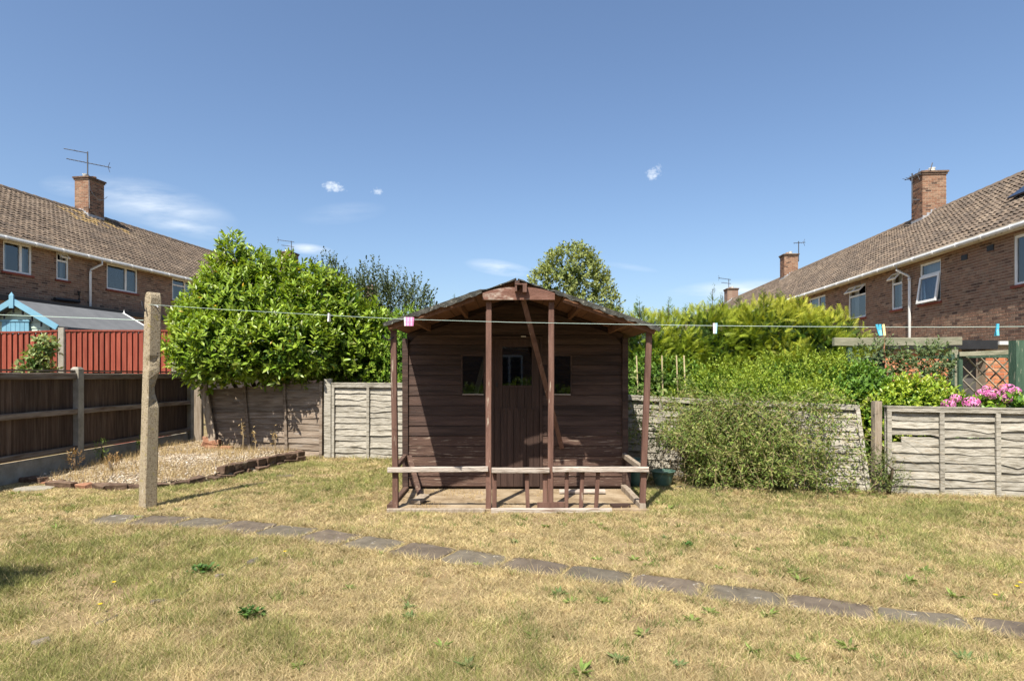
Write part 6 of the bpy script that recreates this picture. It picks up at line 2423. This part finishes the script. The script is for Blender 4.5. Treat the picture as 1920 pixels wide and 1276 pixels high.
ROS = [[rosette(k, i) for i in range(3)] for k in range(3)]
WL = ((378, 1076, 2, 1.25, 'densest dark green weed tuft, beside the buried edging stones'), (468, 1158, 2, 1.2, 'dark grey green weed tuft in the lower left lawn'),
      (878, 1252, 1, 1.3, 'broad leaved grey green weed at the bottom edge left of centre'), (655, 1104, 0, .8, None), (766, 1140, 1, .9, None), (770, 1160, 1, 1, None), (105, 992, 0, 1.1, None), (255, 972, 0, .8, None),
      (985, 975, 0, .9, None), (1025, 988, 0, .8, None), (965, 1018, 1, 1, None), (1110, 982, 0, .9, None), (1130, 992, 0, .9, None), (1125, 985, 0, .7, None), (895, 1060, 0, .7, None), (713, 1040, 0, .7, None),
      (1048, 1115, 1, 1, None), (1070, 1130, 0, 1, None), (1130, 1130, 0, 1, None), (1250, 1010, 1, .9, None), (1290, 1025, 2, .8, None), (1190, 1050, 0, .9, None), (1120, 1050, 0, .8, None), (1215, 1060, 0, .9, None), (1286, 960, 0, .8, None),
      (1420, 1032, 0, 1, None), (1350, 1067, 0, .8, None), (1475, 995, 1, .8, None), (1490, 1075, 0, 1.2, None), (1500, 1090, 0, 1.1, None), (1732, 1072, 0, 1.1, None), (1705, 1090, 0, 1.1, None), (1845, 982, 1, 1, None), (1790, 1120, 0, 1.2, None), (1740, 1005, 0, .8, None), (1780, 1018, 0, .8, None),
      (1160, 1240, 1, 1.1, None), (1272, 1250, 1, 1, None), (1090, 1262, 0, 1.2, None), (1330, 1150, 0, 1.1, None), (1300, 1165, 0, 1.1, None), (1205, 1190, 0, 1, None), (1440, 1155, 0, 1.1, None), (1590, 1215, 0, 1.2, None), (1810, 1240, 1, 1.1, None), (1500, 1240, 0, 1, None), (1410, 1220, 0, 1, None),
      (830, 1215, 0, .9, None), (560, 1250, 0, .8, None), (1000, 1195, 0, .9, None), (1238, 945, 0, 1.4, None), (1255, 955, 0, 1.2, None), (30, 926, 0, 1.3, None), (70, 930, 0, 1.1, None))
ORD = ('first second third fourth fifth sixth seventh eighth ninth tenth eleventh twelfth thirteenth fourteenth fifteenth sixteenth seventeenth eighteenth nineteenth twentieth '
       'twenty-first twenty-second twenty-third twenty-fourth twenty-fifth twenty-sixth twenty-seventh twenty-eighth twenty-ninth thirtieth').split()


def path_row(px):
    for i in range(len(PATH) - 1):
        if PATH[i][0] <= px <= PATH[i + 1][0]:
            f = (px - PATH[i][0]) / (PATH[i + 1][0] - PATH[i][0])
            return PATH[i][1] + f * (PATH[i + 1][1] - PATH[i][1])
    return 974


WL = sorted(WL)
count = {}
for i, (px, py, kd, s_, lab) in enumerate(WL):
    p = gnd(px, py)
    o = put('lawn_weed', ROS[kd][i % 3], None, Matrix.Translation((p.x, p.y, .004)) @ Matrix.Rotation(random.uniform(0, 6), 4, 'Z') @ Matrix.Scale(s_ * random.uniform(.8, 1.1), 4))
    if not lab:
        far = py < path_row(px)
        key = (kd, far)
        count[key] = count.get(key, 0) + 1
        lab = '%s weed, %s from left among those %s the slab path' % (('small bright leafy', 'dull grey green', 'dark bushy')[kd], ORD[count[key] - 1], 'beyond' if far else 'before')
    tag(o, lab, 'weed', 'weeds in the dry lawn')
# yellow hawkbit flowers
for (px, py, lab) in ((212, 1107, 'yellow flower left of the buried edging, the farther of two'), (186, 1150, 'yellow flower left of the buried edging, the nearer of two'), (1865, 1132, 'yellow flower in the lawn above the path at the right, nearest the camera'), (1905, 1115, 'yellow flower at the right edge, middle of three'), (1912, 1108, 'yellow flower at the right edge, farthest of three'), (533, 1047, 'single yellow flower just below the left part of the path')):
    p = gnd(px, py)
    T = thing('yellow_flower', tuple(p), lab, 'flower', 'yellow flowers in the lawn')
    m = MB()
    m.tube([p, p + Vector((.005, 0, .05))], .0015, 4)
    m.build('stalk', M['stem'], T)
    k = 12
    a = np.linspace(0, 6.28, k, endpoint=False)
    pp = np.tile(np.array([p.x + .005, p.y, .052]), (k, 1))
    leaves('bloom', T_NARROW, pp, np.stack([np.cos(a), np.sin(a), np.full(k, .5)], 1), np.tile([0, 0, 1.], (k, 1)), np.full(k, .016), np.tile((.75, .55, .02), (k, 1)), M['petal'], T, stuff=False)

# dry wisps: along the bed, the porch and the fence feet
def wisps(X, Y, Z, h0, h1, cols, name, label, wd=.0025):
    n = len(X)
    h = RNG.uniform(h0, h1, n)
    ph = RNG.uniform(0, 6.28, n)
    le = RNG.uniform(.1, .8, n) * h
    V = np.empty((n, 3, 3))
    V[:, 0] = np.stack([X - np.cos(ph) * wd, Y - np.sin(ph) * wd, Z], 1)
    V[:, 1] = np.stack([X + np.cos(ph) * wd, Y + np.sin(ph) * wd, Z], 1)
    t = RNG.uniform(0, 6.28, n)
    V[:, 2] = np.stack([X + np.cos(t) * le, Y + np.sin(t) * le, Z + h], 1)
    o = put(name, np_mesh(name, V.reshape(-1, 3), np.arange(n * 3).reshape(n, 3), np.repeat(mixcol(n, cols, .15), 3, axis=0), M['grass']))
    tag(o, label, 'grass', None, 'stuff')


k = 14000
X = RNG.uniform(-6.0, -3.2, k); Y = RNG.uniform(7.1, 11.0, k)
ok = inpoly(X, Y, BP) & (vnoise(X, Y, 1.8) * .6 + vnoise(X, Y, 5.0) * .4 > .49)
X, Y = X[ok], Y[ok]
wisps(X, Y, bed_z(X, Y), .03, .14, [(.42, .31, .14), (.55, .43, .22), (.30, .20, .10)], 'dry_grass', 'wisps of dead straw coloured grass in the gravel bed')
k = 6000
X = RNG.uniform(-1.15, 1.25, k); Y = RNG.uniform(6.0, 6.98, k)
ok = (vnoise(X, Y, 3.0) * .6 + vnoise(X, Y, 9.0) * .4 > .55)
X, Y = X[ok], Y[ok]
wisps(X, Y, np.full(len(X), .02), .008, .03, [(.42, .31, .14), (.5, .38, .2), (.25, .17, .08)], 'dry_litter', 'dead grass litter scattered on the porch floor')
